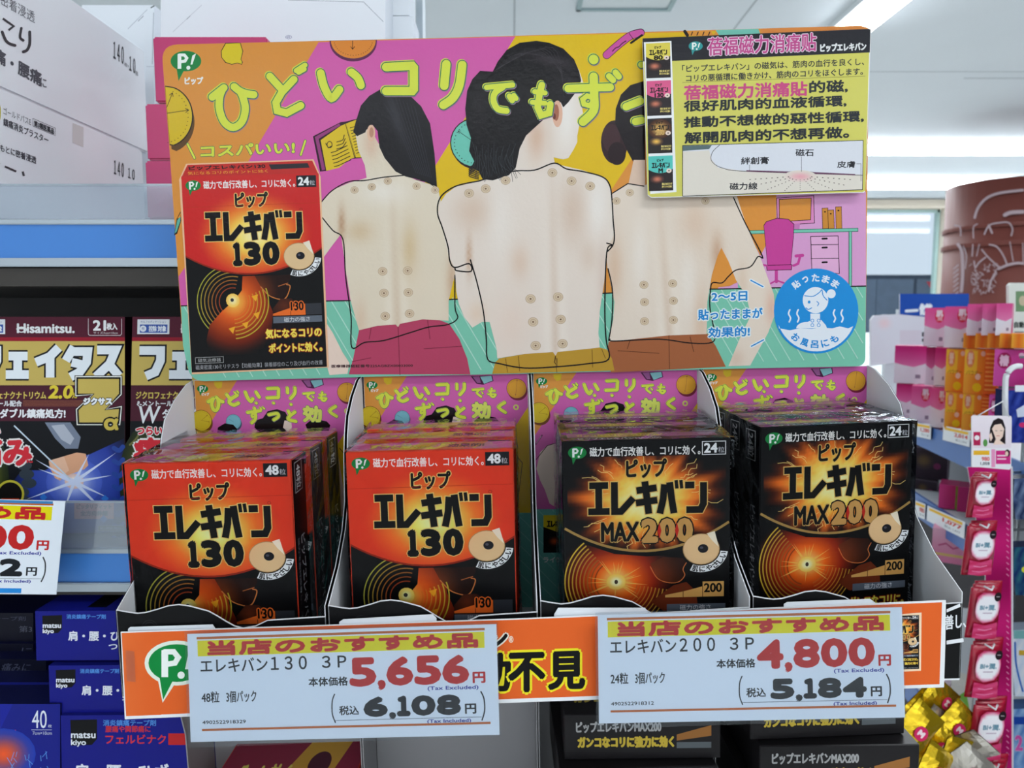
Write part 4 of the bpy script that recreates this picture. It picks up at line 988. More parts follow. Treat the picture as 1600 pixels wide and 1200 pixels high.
def make_packs(zb):
    red = make_carton('130', '48'); blk = make_carton('200', '24'); w, h, d = .0985, .137, .0272; rise = .0022
    spec = [(red, 326, 721.3, .430, 0, 0.0, 'red orange 48-piece carton pack with fanned rear cartons beside the maroon boxes', .0030),
            (red, 673, 703.5, .430, 0, 0.0, 'red orange 48-piece carton pack standing straight next to a black pack', 0),
            (blk, 1012, 686.5, .430, 0, 0.0, 'black and gold 24-piece carton pack standing square next to a red pack', 0),
            (blk, 1311, 662.5, .443, -7.5, 0.0, 'black and gold 24-piece carton pack turned askew in the end tray', 0)]
    for n, (me, px, py, Y, yaw, dx, label, fan) in enumerate(spec):
        p = loc(px, py, Y); base = p.z - h
        o = dthing('patch_carton_pack', (p.x, Y, base)); tag(o, label, 'carton pack', 'shrink-wrapped patch cartons in the trays')
        yawr = radians(-yaw)
        o.rotation_euler = (Matrix.Rotation(ROLL, 3, 'Y') @ Matrix.Rotation(yawr, 3, 'Z')).to_euler()
        if yaw: o.scale.y = .88
        for k in range(3):
            c = link('carton', me, o); c.location = (fan * k + (.0008 * ((k * 7) % 3 - 1)), k * (d + .0003), rise * k)
            if fan: c.rotation_euler = (0, 0, radians(-1.2 * k))
        fm = film_mesh(w + (fan * 2 if fan else 0), h, d, rise, seed=n + 1); f = link('shrink_wrap', fm, o)
        if fan: f.location.x = fan

# ---------------------------------------------------------------- shelf talkers
def build_banner():
    org = loc(830, 1030, .4045); C = pxcanvas(org, .4045); C.gain = PG3
    C.slab([(188.5, 987.5), (800, 967), (1478, 938), (1477, 1010), (1475, 1074), (1440, 1075), (800, 1098), (195, 1124)], .0006, (232, 234, 236), (236, 238, 240))
    C.poly([(190, 989), (800, 968.5), (1472, 941), (1470, 1009), (1468, 1069), (1440, 1070), (800, 1092), (197, 1119)], (226, 98, 38))
    C.grad([(190, 989), (250, 987), (252, 1117), (197, 1119)], lambda x, y: mixc((232, 110, 50), (226, 98, 38), (x - 190) / 50), 16)
    logo(C, 276, 1036, 44, rim=True, green=(10, 134, 60))
    C.text('効', 740, 1022, 796, 1080, K, bold=2.5, slope=-.03, oc=(240, 226, 40), ow=6)
    C.text('不', 796, 1022, 850, 1080, K, bold=2.6, slope=-.03, oc=(240, 226, 40), ow=6.2)
    C.text('見', 858, 1020, 912, 1076, K, bold=2.6, slope=-.03, oc=(240, 226, 40), ow=6.2)
    C.text('ン', 762, 992, 792, 1014, K, bold=1.6, slope=-.2, oc=(238, 234, 220), ow=3.8); C.text('®', 795, 994, 802, 1004, (240, 220, 200), bold=.3)
    C.poly([(1404, 960), (1440, 957), (1439, 1048), (1404, 1050)], (246, 214, 180)); Q = quadmap([(1372, 963), (1436, 961), (1436, 1045), (1374, 1047)]); C.T = lambda x, y: Q(x / 100, y / 139)
    carton_front(C, '200', '24'); C.T = lambda x, y: (x, y)
    me = C.mesh('strip_banner', PAPER); o = link('strip_banner', me); o.location = dworld(org); o.rotation_euler = (0, ROLL, 0)
    tag(o, 'orange paper banner with green speech-bubble logo along the tray fronts', 'banner')
    # clear tape
    t = pxcanvas(org, .4038); t.poly([(196, 1016), (210, 1018), (212, 1066), (198, 1064)], (255, 255, 255)); me = t.mesh('tape', CLEAR); link('tape', me, o)
    # white folded tabs peeping over the banner
    for nm, P in (('first', [(200, 983), (203, 980), (332, 976), (336, 982)]), ('second', [(530, 972), (536, 968), (676, 960), (682, 966)]), ('third', [(866, 960), (872, 950), (1008, 950), (1014, 958)]), ('fourth', [(1225, 944), (1230, 941), (1360, 936), (1368, 942)])):
        T_ = pxcanvas(org, .4068); T_.slab([(P[0][0], P[0][1] + 18), P[0], P[1], P[2], P[3], (P[3][0], P[3][1] + 18)], .0004, (224, 228, 234), (236, 238, 240)); link('white_tab', T_.mesh('white_tab', PAPER), o)

def price_card(TLpx, TR, BR, BL, Y, kind):
    cx = (TLpx[0] + BR[0]) / 2; cy = (TLpx[1] + BR[1]) / 2; org = loc(cx, cy, Y); C = pxcanvas(org, Y); C.gain = PG3
    C.slab([TLpx, TR, BR, BL], .0004, (230, 237, 246), (230, 237, 246))
    Q = quadmap([TLpx, TR, BR, BL]); C.T = lambda x, y: Q(x / 1000.0, y / 350.0)      # card is 1000 x 350
    PA = (230, 237, 246); C.rect(2, 2, 998, 348, PA)
    BRN = (192, 102, 48); C.rect(30, 10, 962, 18, BRN); 
    RED = (196, 34, 36); INK = (28, 32, 38); BLU = (30, 40, 150)
    C.rect(32, 22, 960, 73, (232, 220, 14))
    C.text('当店のおすすめ品', 66, 26, 936, 69, RED, bold=3.6)
    a = dict(A=('エレキバン１３０　３Ｐ', '5,656', '6,108', '48粒 3個パック', '4902522918329'), B=('エレキバン２００　３Ｐ', '4,800', '5,184', '24粒 3個パック', '4902522918312'), C=('', '2,900', '3,132', '', ''))[kind]
    if a[0]:
        C.text(a[0][:5], 40, 82, 256, 126, INK, bold=.8); C.text(a[0][5:8], 268, 82, 383, 124, INK, bold=1); C.text('３Ｐ', 433, 84, 511, 122, INK, bold=1)
        C.text('本体価格', 388, 152, 514, 180, INK, bold=.9)
        s1, s2 = a[3].split(' '); C.text(s1, 40, 188, 97, 224, INK, bold=.6); C.text(s2, 120, 188, 217, 225, INK, bold=.6)
        C.text(a[4], 40, 282, 180, 293, INK, bold=.3)
    C.digits(a[1], 520, 92, 908, 186, RED, bold=6.5, gap=.03)
    C.text('円', 920, 150, 958, 183, RED, bold=1.8)
    C.text('(Tax Excluded)', 772, 191, 936, 206, BLU, bold=.5)
    C.text('税込', 484, 246, 547, 275, INK, bold=.8); C.digits(a[2], 562, 218, 878, 284, INK, bold=6, gap=.03)
    C.text('円', 892, 250, 926, 280, INK, bold=1.4)
    C.line([(470, 208), (462, 230), (461, 270), (470, 298)], 4, INK, curve=True); C.line([(944, 212), (953, 235), (954, 272), (945, 302)], 4.5, INK, curve=True)
    C.rect(466, 291, 944, 292.5, (70, 80, 90)); C.text('(Tax Included)', 768, 296, 909, 310, BLU, bold=.5)
    C.rect(38, 308, 972, 315, (196, 104, 52)) if kind != 'C' else C.rect(0, 328, 880, 346, (40, 140, 220))
    if kind == 'C': C.rect(0, 2, 960, 12, (60, 130, 190))
    me = C.mesh('price_card', PAPER); o = link('price_card', me); o.location = dworld(org); o.rotation_euler = (0, ROLL, 0)
    if kind != 'C':
        S = pxcanvas(org, Y - .0009); g = 4
        S.poly([(TLpx[0] - g, TLpx[1] - 4), (TR[0] + 2, TR[1] - 4), (BR[0] + 2, BR[1] + 2), (BL[0] - g, BL[1] + 9)], (255, 255, 255))
        link('clear_sleeve', S.mesh('clear_sleeve', CLEAR), o)
    return o
# ---------------------------------------------------------------- lower tier of trays
def plain_box(name, x0, y0, z0, x1, y1, z1, m, bevel=.0006): return boxmesh(name, [(x0, y0, z0, x1, y1, z1)], m, bevel)
def lower_tier():
    YL = .415
    me_w = None
    zt = loc(800, 1085, YL).z; zbot = zt - .125
    W = PITCHX / 2
    for j in range(4):
        o = dthing('display_tray', (X0[j], YL, 0))
        tag(o, 'grey cardboard tray of the lower tier, ' + ['below the logo end of the orange banner', 'empty-backed, between the two price cards', 'below the second price card', 'at the end beside the gold packets'][j], 'display tray', 'lower cardboard trays')
        # wings with rounded tops
        out = [(.07, zbot), (.068, zt - .06), (.062, zt - .04), (.053, zt - .022), (.041, zt - .009), (.029, zt - .002), (.021, zt), (.111, zt), (.111, zbot)]
        for s, xa in ((-1, -W), (1, W - .0014)):
            me = prism('wing', out, lambda a, b, d, xa=xa: Vector((xa + d, a, b)), .0008, GREYCARD); w = link('wing', me, o)
        link('back_panel', boxmesh('back_panel', [(-W + .001, .112, zbot, W - .001, .113, zt)], GREYCARD), o)
        link('tray_floor', boxmesh('tray_floor', [(-W, 0, zbot, W, .113, zbot + .001)], GREYCARD), o)
    return zt, zbot
    C = pxcanvas((0, 0, 0), .418); C.slab([(238, 1110), (560, 1095), (560, 1290), (275, 1290), (268, 1240), (265, 1200), (261, 1165), (252, 1135)], .0008, (122, 118, 118), (230, 230, 230))
    # shown as separate facing panels
    def panel(P, Y, label, c):
        org = loc(sum(p[0] for p in P) / len(P), sum(p[1] for p in P) / len(P), Y)
        C = pxcanvas(org, Y); C.slab(P, .0008, c, (228, 228, 228)); o = link('side_panel', C.mesh('side_panel', PAPER)); o.location = dworld(org); o.rotation_euler = (0, ROLL, 0); tag(o, label, 'panel')
    return zt, zbot

def lying_cartons(zt, zbot):
    """cartons lying in the lower trays, seen from above"""
    w, d, h = .0985, .11, .030
    def lid(kind):
        C = Canvas(lambda x, y, z: Vector((-w / 2 + x * w / 100, d - y * d / 60.0, h + z)), dz=6e-6)
        bm = bmesh.new(); r = bmesh.ops.create_cube(bm, size=1)
        for v in r['verts']: v.co = Vector((v.co.x * w, (v.co.y + .5) * d, (v.co.z + .5) * h))
        bmesh.ops.bevel(bm, geom=bm.edges[:], offset=.0006, segments=1, affect='EDGES'); bm.verts.index_update()
        vs = [v.co.copy() for v in bm.verts]; fs = [[v.index for v in f.verts] for f in bm.faces]; bm.free()
        C.add3(vs, fs, (30, 28, 30) if kind == 'k' else (190, 50, 40))
        if kind == 'k':
            for yy in (6, 40):
                C.text('ピップエレキバンMAX200', 6, yy, 74, yy + 5, (150, 150, 150), bold=.3); C.text('ガンコなコリに強力に効く', 8, yy + 7, 82, yy + 12, (190, 166, 60), bold=.5)
            C.rect(80, 42, 96, 47, (120, 110, 90))
            C.m = lambda x, y, z: Vector((-w / 2 + x * w / 100, -z, h - y * h / 30)); C.reset()
            C.text('ピップエレキバンMAX200', 8, 5, 62, 12, (160, 160, 160), bold=.3); C.text('ガンコなコリに強力に効く', 9, 15, 70, 22, (196, 170, 60), bold=.5); C.poly([(72, 14), (94, 8), (94, 15), (72, 18)], (150, 100, 50)); C.rect(72, 19, 94, 23, (90, 96, 100))
        else:
            C.rect(1, 1, 99, 59, (140, 40, 66)); C.poly([(30, 59), (60, 1), (90, 1), (70, 59)], (206, 160, 60)); C.text('ずっと効く。', 12, 20, 56, 34, (220, 210, 100), bold=.6); C.ell(70, 20, 8, 8, (80, 30, 50))  # lid colours darkened to stand in for the shade inside the tray
        return C.mesh('lying_carton', SATIN)
    k = lid('k'); r = lid('r')
    def put(me, j, z, dy, dx, label, rz=0):
        o = dthing('patch_carton', (X0[j] + dx, .425 + dy, z)); link('carton', me, o)
        o.rotation_euler = (Matrix.Rotation(ROLL, 3, 'Y') @ Matrix.Rotation(radians(rz), 3, 'Z')).to_euler(); tag(o, label, 'carton', 'cartons lying in the lower trays')
    me = k
    for j, n in ((2, 3), (3, 4)):
        for q in range(n):
            z = zt - .030 - .0306 * (n - q) + (.012 if j == 3 else 0.0)
            put(k, j, z, .008 * q + (-.004 if j == 3 else .004), (.004 - .004 * (q % 2)), 'black carton lying in the %s, %s' % ('end lower tray' if j == 3 else 'tray below the 4,800 card', ['lowest of its stack', 'second from bottom', 'third from bottom', 'on top of its stack'][q] if not (j == 2 and q == 2) else 'on top of its stack'), rz=(-2, 1, -1, 2)[q])
    put(r, 0, zbot + .0012, .002, 0.006, 'red and pink patch carton lying in the shade under the first price card')

# ---------------------------------------------------------------- store shelf behind
STEEL = material('shelf_metal', (168, 178, 186), rough=0.35, metal=0.6)
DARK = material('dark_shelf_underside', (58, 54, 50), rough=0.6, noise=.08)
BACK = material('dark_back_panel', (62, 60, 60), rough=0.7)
BLUEP = material('blue_price_strip', (66, 130, 208), rough=0.35, noise=.06, nscale=8)
CLEARW = clear_material('clear_rail_lip', tint=(225, 232, 236), gloss=0.25, rough=0.1, bump=0.02, milky=0.35, milkc=(210, 220, 228))
def shelf(label, ytop, yb0, yb1, yedge, gtop, Y):
    """board with a price rail along its front and a clear guard standing on it; y values read at x = 130"""
    XL, XR = -1.3, .235
    z = lambda py: at(130, py, Y).z
    o = empty('shelf', (0, Y, z(yb1))); z0 = z(yb1); tag(o, label, 'shelf', 'shelves of the patch bay')
    depth = .42
    link('board', boxmesh('board', [(XL, .004, z(yb0 - 6) - z0 - .004, XR, depth, z(yb0 - 6) - z0), ], STEEL), o)
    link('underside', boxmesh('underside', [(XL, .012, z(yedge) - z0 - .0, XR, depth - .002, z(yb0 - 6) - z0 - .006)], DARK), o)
    link('price_rail', boxmesh('price_rail', [(XL, -.002, z(yb0) - z0, XR, .004, z(yb0 - 8) - z0), (XL, -.003, z(yb1 + 14) - z0, XR, .004, z(yb1) - z0 - .0002), ], STEEL, .0006), o)
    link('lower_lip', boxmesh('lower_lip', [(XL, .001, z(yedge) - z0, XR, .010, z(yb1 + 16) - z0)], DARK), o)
    link('blue_strip', boxmesh('blue_strip', [(XL, 0.0, z(yb1) - z0, XR, .003, z(yb0) - z0)], BLUEP), o)
    g = link('clear_guard', boxmesh('clear_guard', [(XL, -.002, z(yb0 - 8) - z0 + .0003, XR, -.0005, z(gtop) - z0)], GUARD), o)
    link('guard_edge', boxmesh('guard_edge', [(XL, -.0022, z(gtop) - z0 - .001, XR, -.0003, z(gtop) - z0 + .0006)], CLEARW), g)
    return z0
def wcanvas(org, Y, gain=1.0, tilt=None):
    org = Vector(org)
    def f(x, y, z): p = at(x, y, Y) - org; return (p.x, p.y - z, p.z)
    c = Canvas(f); c.gain = gain; return c

def relief_box():  # painkilling patch box, 245 x 380 px design
    org = at(-50, 495, .6)
    C = wcanvas(org, .6, 1.0); Z0 = lambda x, y: (x - 50, y + 495); C.T = Z0
    C.slab([(0, 0), (245, 0), (246, 339), (2, 339)], .028, (60, 18, 30), (30, 14, 20))
    MR = (84, 24, 44); GO = (196, 172, 92); BK = (14, 16, 22)
    C.rect(0, 0, 245, 339, BK); C.rect(0, 0, 245, 32, MR); C.rect(0, 32, 245, 38, (150, 22, 44)); C.rect(0, 38, 245, 110, GO); C.rect(0, 107, 245, 163, (74, 26, 42))
    C.rect(8, 4, 58, 27, (226, 230, 236)); C.text('セルフメディケーション', 13, 6, 53, 10, (40, 60, 150)); 
    C.rect(12, 12, 55, 25, (60, 90, 170)); C.ell(17, 18.5, 5, 5, (230, 234, 240), 14); C.text('税', 14.5, 16, 19.5, 21, (40, 60, 150)); C.text('控除', 26, 14, 38, 23, (230, 234, 240), bold=.3); C.text('対象', 40, 14, 53, 23, (240, 244, 250), bold=.3)
    C.text('Hisamitsu.', 77, 11, 166, 25, (236, 238, 240), bold=.7); C.line([(76, 19), (84, 16), (92, 20), (84, 24), (77, 22)], 1.6, (236, 238, 240), curve=True)
    C.line([(188, 3), (188, 27), (190, 29), (238, 29), (240, 27), (240, 3)], .8, (220, 210, 214)); C.text('21', 196, 6, 215, 21, (240, 240, 242), bold=.9); C.text('枚入', 217, 10, 233, 20, (240, 240, 242), bold=.5); C.text('サイズ7cm×10cm', 196, 23, 234, 27, (220, 214, 216))
    FE = [([(0, .12), (.92, .12), (.92, .45), (.7, .82), (.3, .95)],), ([(.12, .3), (.95, .3)], [(.52, .3), (.52, .9)], [(0, .9), (1, .9)]),
          ([(1, .02), (.6, .32), (0, .5)], [(.62, .3), (.62, 1)]), ([(.35, 0), (0, .45)], [(.2, .15), (.95, .15), (.9, .5), (.6, .82), (.2, .98)], [(.25, .5), (.85, .6)]), ([(.05, .1), (.85, .1), (.6, .55), (0, .97)], [(.55, .55), (1, .95)])]
    for off, wd, cc in ((0, 19, (14, 16, 24)), (0, 13.5, (228, 234, 240))):
        x = 12; first = True
        for gi, g in enumerate(FE):
            wv = 36
            for st in g:
                C.blockline([(x + u * wv, 47 + v * 48) for u, v in st], wd, cc, same=not first); first = False
            x += 47
    C.text('ジクロフェナクナトリウム', 8, 117, 122, 128, (206, 184, 90), bold=.4); C.text('2.0', 126, 108, 162, 127, (222, 200, 60), bold=1.2, ital=.15); C.text('%', 162, 118, 170, 127, (222, 200, 60), bold=.3)
    C.text('ℓ-メントール配合', 10, 131, 84, 140, (214, 216, 220), bold=.4)
    for q in range(5): C.rect(86, 131 + q * 2, 180, 131.7 + q * 2, (150, 90, 60))
    C.text('W', 11, 140, 44, 166, (232, 234, 238), bold=.5, ital=.1); C.text('ダブル鎮痛処方!', 50, 144, 152, 158, (234, 236, 240), bold=.6)
    def blue(x, y):
        d = hypot((x - 165) / 100, (y - 260) / 110); c = mixc((92, 120, 210), (36, 56, 150), d * 1.3)
        return mixc(c, (12, 16, 34), (d - .7) / .35) if d > .7 else c
    C.grad([(50, 338), (48, 330), (60, 270), (84, 240), (120, 240), (150, 225), (190, 215), (244, 190), (245, 338)], blue, 10)
    C.poly([(120, 165), (160, 165), (176, 188), (172, 206), (152, 206), (136, 190)], (120, 130, 150)); C.poly([(130, 170), (150, 168), (166, 190), (160, 200), (146, 192)], (176, 182, 196))
    for q in range(9): C.line([(228, 205 + q * 20), (236, 209 + q * 20), (242, 203 + q * 20)], 7, (40, 70, 150), curve=True)
    for q in range(8): C.ell(88 + (q % 3) * 5 - q * 1.4, 232 + q * 14, 12, 8, (52, 62, 72), 14); 
    C.glow(166, 258, 44, 38, (200, 214, 255), (72, 96, 196), 24, 5)
    C.poly([(126, 225), (170, 212), (184, 214), (188, 232), (182, 238), (150, 250), (144, 256), (136, 252), (128, 236)], (226, 168, 132)); C.poly([(126, 225), (150, 218), (158, 240), (140, 254)], (236, 190, 160))
    C.glow(166, 257, 15, 12, (255, 255, 255), (226, 190, 180), 16, 3)
    rn = random.Random(9)
    for a, l in ((-150, 70), (25, 60), (45, 90), (160, 80), (-35, 80), (-62, 50), (110, 50), (-10, 60), (200, 60)):
        C.poly([(166 + 3 * cos(radians(a + 90)), 258 + 3 * sin(radians(a + 90))), (166 + l * cos(radians(a)), 258 + l * sin(radians(a))), (166 - 3 * cos(radians(a + 90)), 258 - 3 * sin(radians(a + 90)))], (214, 224, 250))
    C.line([(72, 170), (160, 254)], 2.2, (200, 216, 230), round_=False)
    C.glow(24, 250, 40, 80, (150, 150, 40), (30, 40, 24), 18, 4); C.line([(0, 200), (10, 190), (20, 172)], 3, (110, 110, 60), curve=True)
    C.text('つらい', 10, 172, 50, 184, (214, 40, 60), bold=.8, oc=(236, 232, 230), ow=2)
    C.text('痛み', 8, 190, 98, 232, (214, 44, 58), bold=2.5, oc=(236, 232, 230), ow=5); C.text('に', 92, 218, 101, 228, (214, 44, 58), bold=.5)
    C.ell(66, 277, 22, 22, (200, 190, 60), 24); C.ell(66, 277, 18.5, 18.5, (20, 18, 18), 24); C.rect(52, 284, 80, 288, (220, 80, 40))
    P = [(173, 98), (237, 98), (238, 116), (206, 150), (236, 150), (232, 167), (174, 167), (173, 148), (204, 118), (172, 118)]
    Q = [(172, 97), (236, 97), (236, 120), (213, 146), (236, 144), (234, 165), (174, 165), (173, 146), (198, 120), (172, 120)]
    C.line(Q, 11, (14, 14, 18), closed=True); C.line(Q, 8.5, (232, 232, 226), closed=True); C.line(Q, 5.4, (14, 14, 18), closed=True); C.poly(Q, (200, 176, 90))
    C.text('ジクサス', 181, 127, 225, 137, (236, 240, 244), bold=1, oc=(30, 20, 40), ow=2)
    C.text('α', 214, 160, 234, 176, (206, 182, 80), bold=1.6, oc=(14, 14, 18), ow=4)
    C.rect(166, 290, 228, 316, (222, 150, 140)); C.text('ピッタリフィット', 170, 293, 224, 300, (60, 40, 60), bold=.3); C.text('全方向伸縮', 176, 303, 218, 311, (60, 40, 60), bold=.3)
    C.rect(203, 326, 243, 335, (170, 176, 186)); C.rect(203.7, 326.7, 242.3, 334.3, (24, 30, 50)); C.text('第2類医薬品', 206, 328, 240, 333, (190, 196, 204))
    for x, y in ((118, 282), (214, 284), (115, 316), (212, 316)): C.poly([(x - 6, y), (x, y - 6), (x + 6, y), (x, y + 6)], (50, 120, 210))
    me = C.mesh('relief_patch_box', SATIN)
    a = link('relief_patch_box', me); a.location = org; tag(a, 'maroon and gold relief patch box with large white lettering beside the price card', 'box', 'relief patch boxes on the shelf')
    b = link('relief_patch_box', me); b.location = org + (at(207, 495, .6) - at(-50, 495, .6)); tag(b, 'maroon and gold relief patch box mostly hidden behind the white tray wing', 'box', 'relief patch boxes on the shelf')

def navy_boxes():
    NAV = (20, 24, 128); LB = (80, 140, 215); WH = (226, 230, 238)
    def one(x, y, w, h, Y, depth, label, big=False, red=False, toppx=0):
        org = at(x, y, Y); C = wcanvas(org, Y, 1.0); C.T = lambda a, b: (x + a, y + b)
        C.slab([(0, 0), (w, -2), (w, h - 1), (2, h)], depth, (16, 18, 90), (26, 30, 120)); C.poly([(0, 0), (w, -2), (w, h - 1), (2, h)], NAV)
        s = 1.35 if big else 1.0
        C.poly([(11 * s, 7), (42 * s, 6), (42 * s, 27 * s), (36 * s, 34 * s), (12 * s, 35 * s)], (14, 14, 18)); C.text('matsu', 12 * s, 20 * s, 40 * s, 26 * s, WH, bold=.4); C.text('kiyo', 12 * s, 28 * s, 29 * s, 36 * s, WH, bold=.4)
        C.text('消炎鎮痛テープ剤', 49 * s, 5 * s, 110 * s, 12 * s, LB, bold=.25)
        if big:
            C.text('腰痛や関節痛に', 70, 16, 140, 26, (200, 50, 56), bold=.3); C.text('フェルビナク', 70, 30, 164, 44, (206, 52, 60), bold=.4); C.rect(168, 28, 200, 46, (196, 40, 40))
            C.text('肩・腰・ひざ', 22, 76, 168, 100, WH, bold=.8)
        else:
            C.text('肩・腰・ひざ', 52, 31, 148, 46, WH, bold=.5); C.text('つらい', 115, 50, 160, 60, WH, bold=.3)
        if toppx:
            C.T = lambda a, b: (a, b); z = at(x, y, Y).z - org.z; ww = at(x + w, y, Y).x - org.x
            C.m = lambda a, b, q: Vector((a * ww, b * depth, z + .0004 + q)); C.reset(); C.rect(0, 0, 1, 1, (24, 30, 140)); C.rect(.28, .15, .5, .95, (14, 14, 18)); C.text('消炎鎮痛', .62, .3, .95, .8, WH)
        o = link('navy_patch_box', C.mesh('navy_patch_box', SATIN)); o.location = org; tag(o, label, 'box', 'navy patch boxes under the shelf')
    one(55, 955, 260, 77, .556, .045, 'navy patch box on top of the stack beside the orange banner', toppx=1)
    one(76, 1040, 260, 76, .552, .07, 'navy patch box in the middle of the stack beside the orange banner')
    one(95, 1118, 230, 125, .548, .07, 'navy patch box with red lettering at the bottom of the stack beside the grey panel', big=True)
    def dark(x, y, w, h, Y, label, print_):
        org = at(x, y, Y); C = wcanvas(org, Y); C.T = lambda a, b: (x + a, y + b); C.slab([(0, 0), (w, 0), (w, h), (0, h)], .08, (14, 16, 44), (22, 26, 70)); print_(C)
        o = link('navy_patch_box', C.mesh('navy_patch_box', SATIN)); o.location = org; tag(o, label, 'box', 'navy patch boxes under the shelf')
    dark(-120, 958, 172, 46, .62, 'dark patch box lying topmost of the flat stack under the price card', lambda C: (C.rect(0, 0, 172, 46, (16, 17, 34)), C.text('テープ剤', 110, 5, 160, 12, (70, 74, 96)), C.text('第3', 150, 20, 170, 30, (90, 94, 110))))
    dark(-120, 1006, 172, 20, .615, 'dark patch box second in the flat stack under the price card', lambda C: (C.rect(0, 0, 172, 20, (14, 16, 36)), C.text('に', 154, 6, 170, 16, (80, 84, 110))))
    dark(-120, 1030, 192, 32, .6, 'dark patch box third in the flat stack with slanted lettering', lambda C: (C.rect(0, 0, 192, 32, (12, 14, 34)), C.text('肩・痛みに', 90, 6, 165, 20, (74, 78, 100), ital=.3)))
    dark(-120, 1066, 196, 25, .58, 'navy patch box with white slanted lettering, fourth in the flat stack', lambda C: (C.rect(0, 0, 196, 25, (22, 28, 110)), C.text('みに', 108, 4, 146, 20, (220, 226, 236), ital=.4), C.text('第3類医薬', 168, 13, 194, 20, (180, 186, 210), ital=.4), C.rect(0, 23, 196, 25, (90, 96, 130))))
    def p40(C):
        C.rect(0, 0, 214, 120, (22, 30, 130)); C.poly([(0, 0), (140, 0), (110, 60), (60, 120), (0, 120)], (26, 36, 150))
        C.text('40', 170, 10, 193, 38, (220, 226, 236)); C.text('枚', 195, 32, 201, 37, (220, 226, 236)); C.rect(169, 40, 201, 40.8, (200, 206, 220)); C.text('7cm×10cm', 171, 43, 201, 48, (200, 206, 220)); C.text('て効く', 110, 40, 145, 49, (206, 70, 60), bold=.3)
        C.glow(126, 78, 50, 40, (240, 90, 40), (30, 60, 170), 20, 5)
        rn = random.Random(4)
        for i in range(22): x = rn.uniform(130, 200); y = rn.uniform(70, 118); C.line([(x, y), (x + rn.uniform(-8, 8), y + rn.uniform(6, 14))], .9, (90, 150, 225))
    dark(-120, 1100, 214, 120, .55, 'bright blue patch box with forty-piece mark standing under the flat stack', p40)

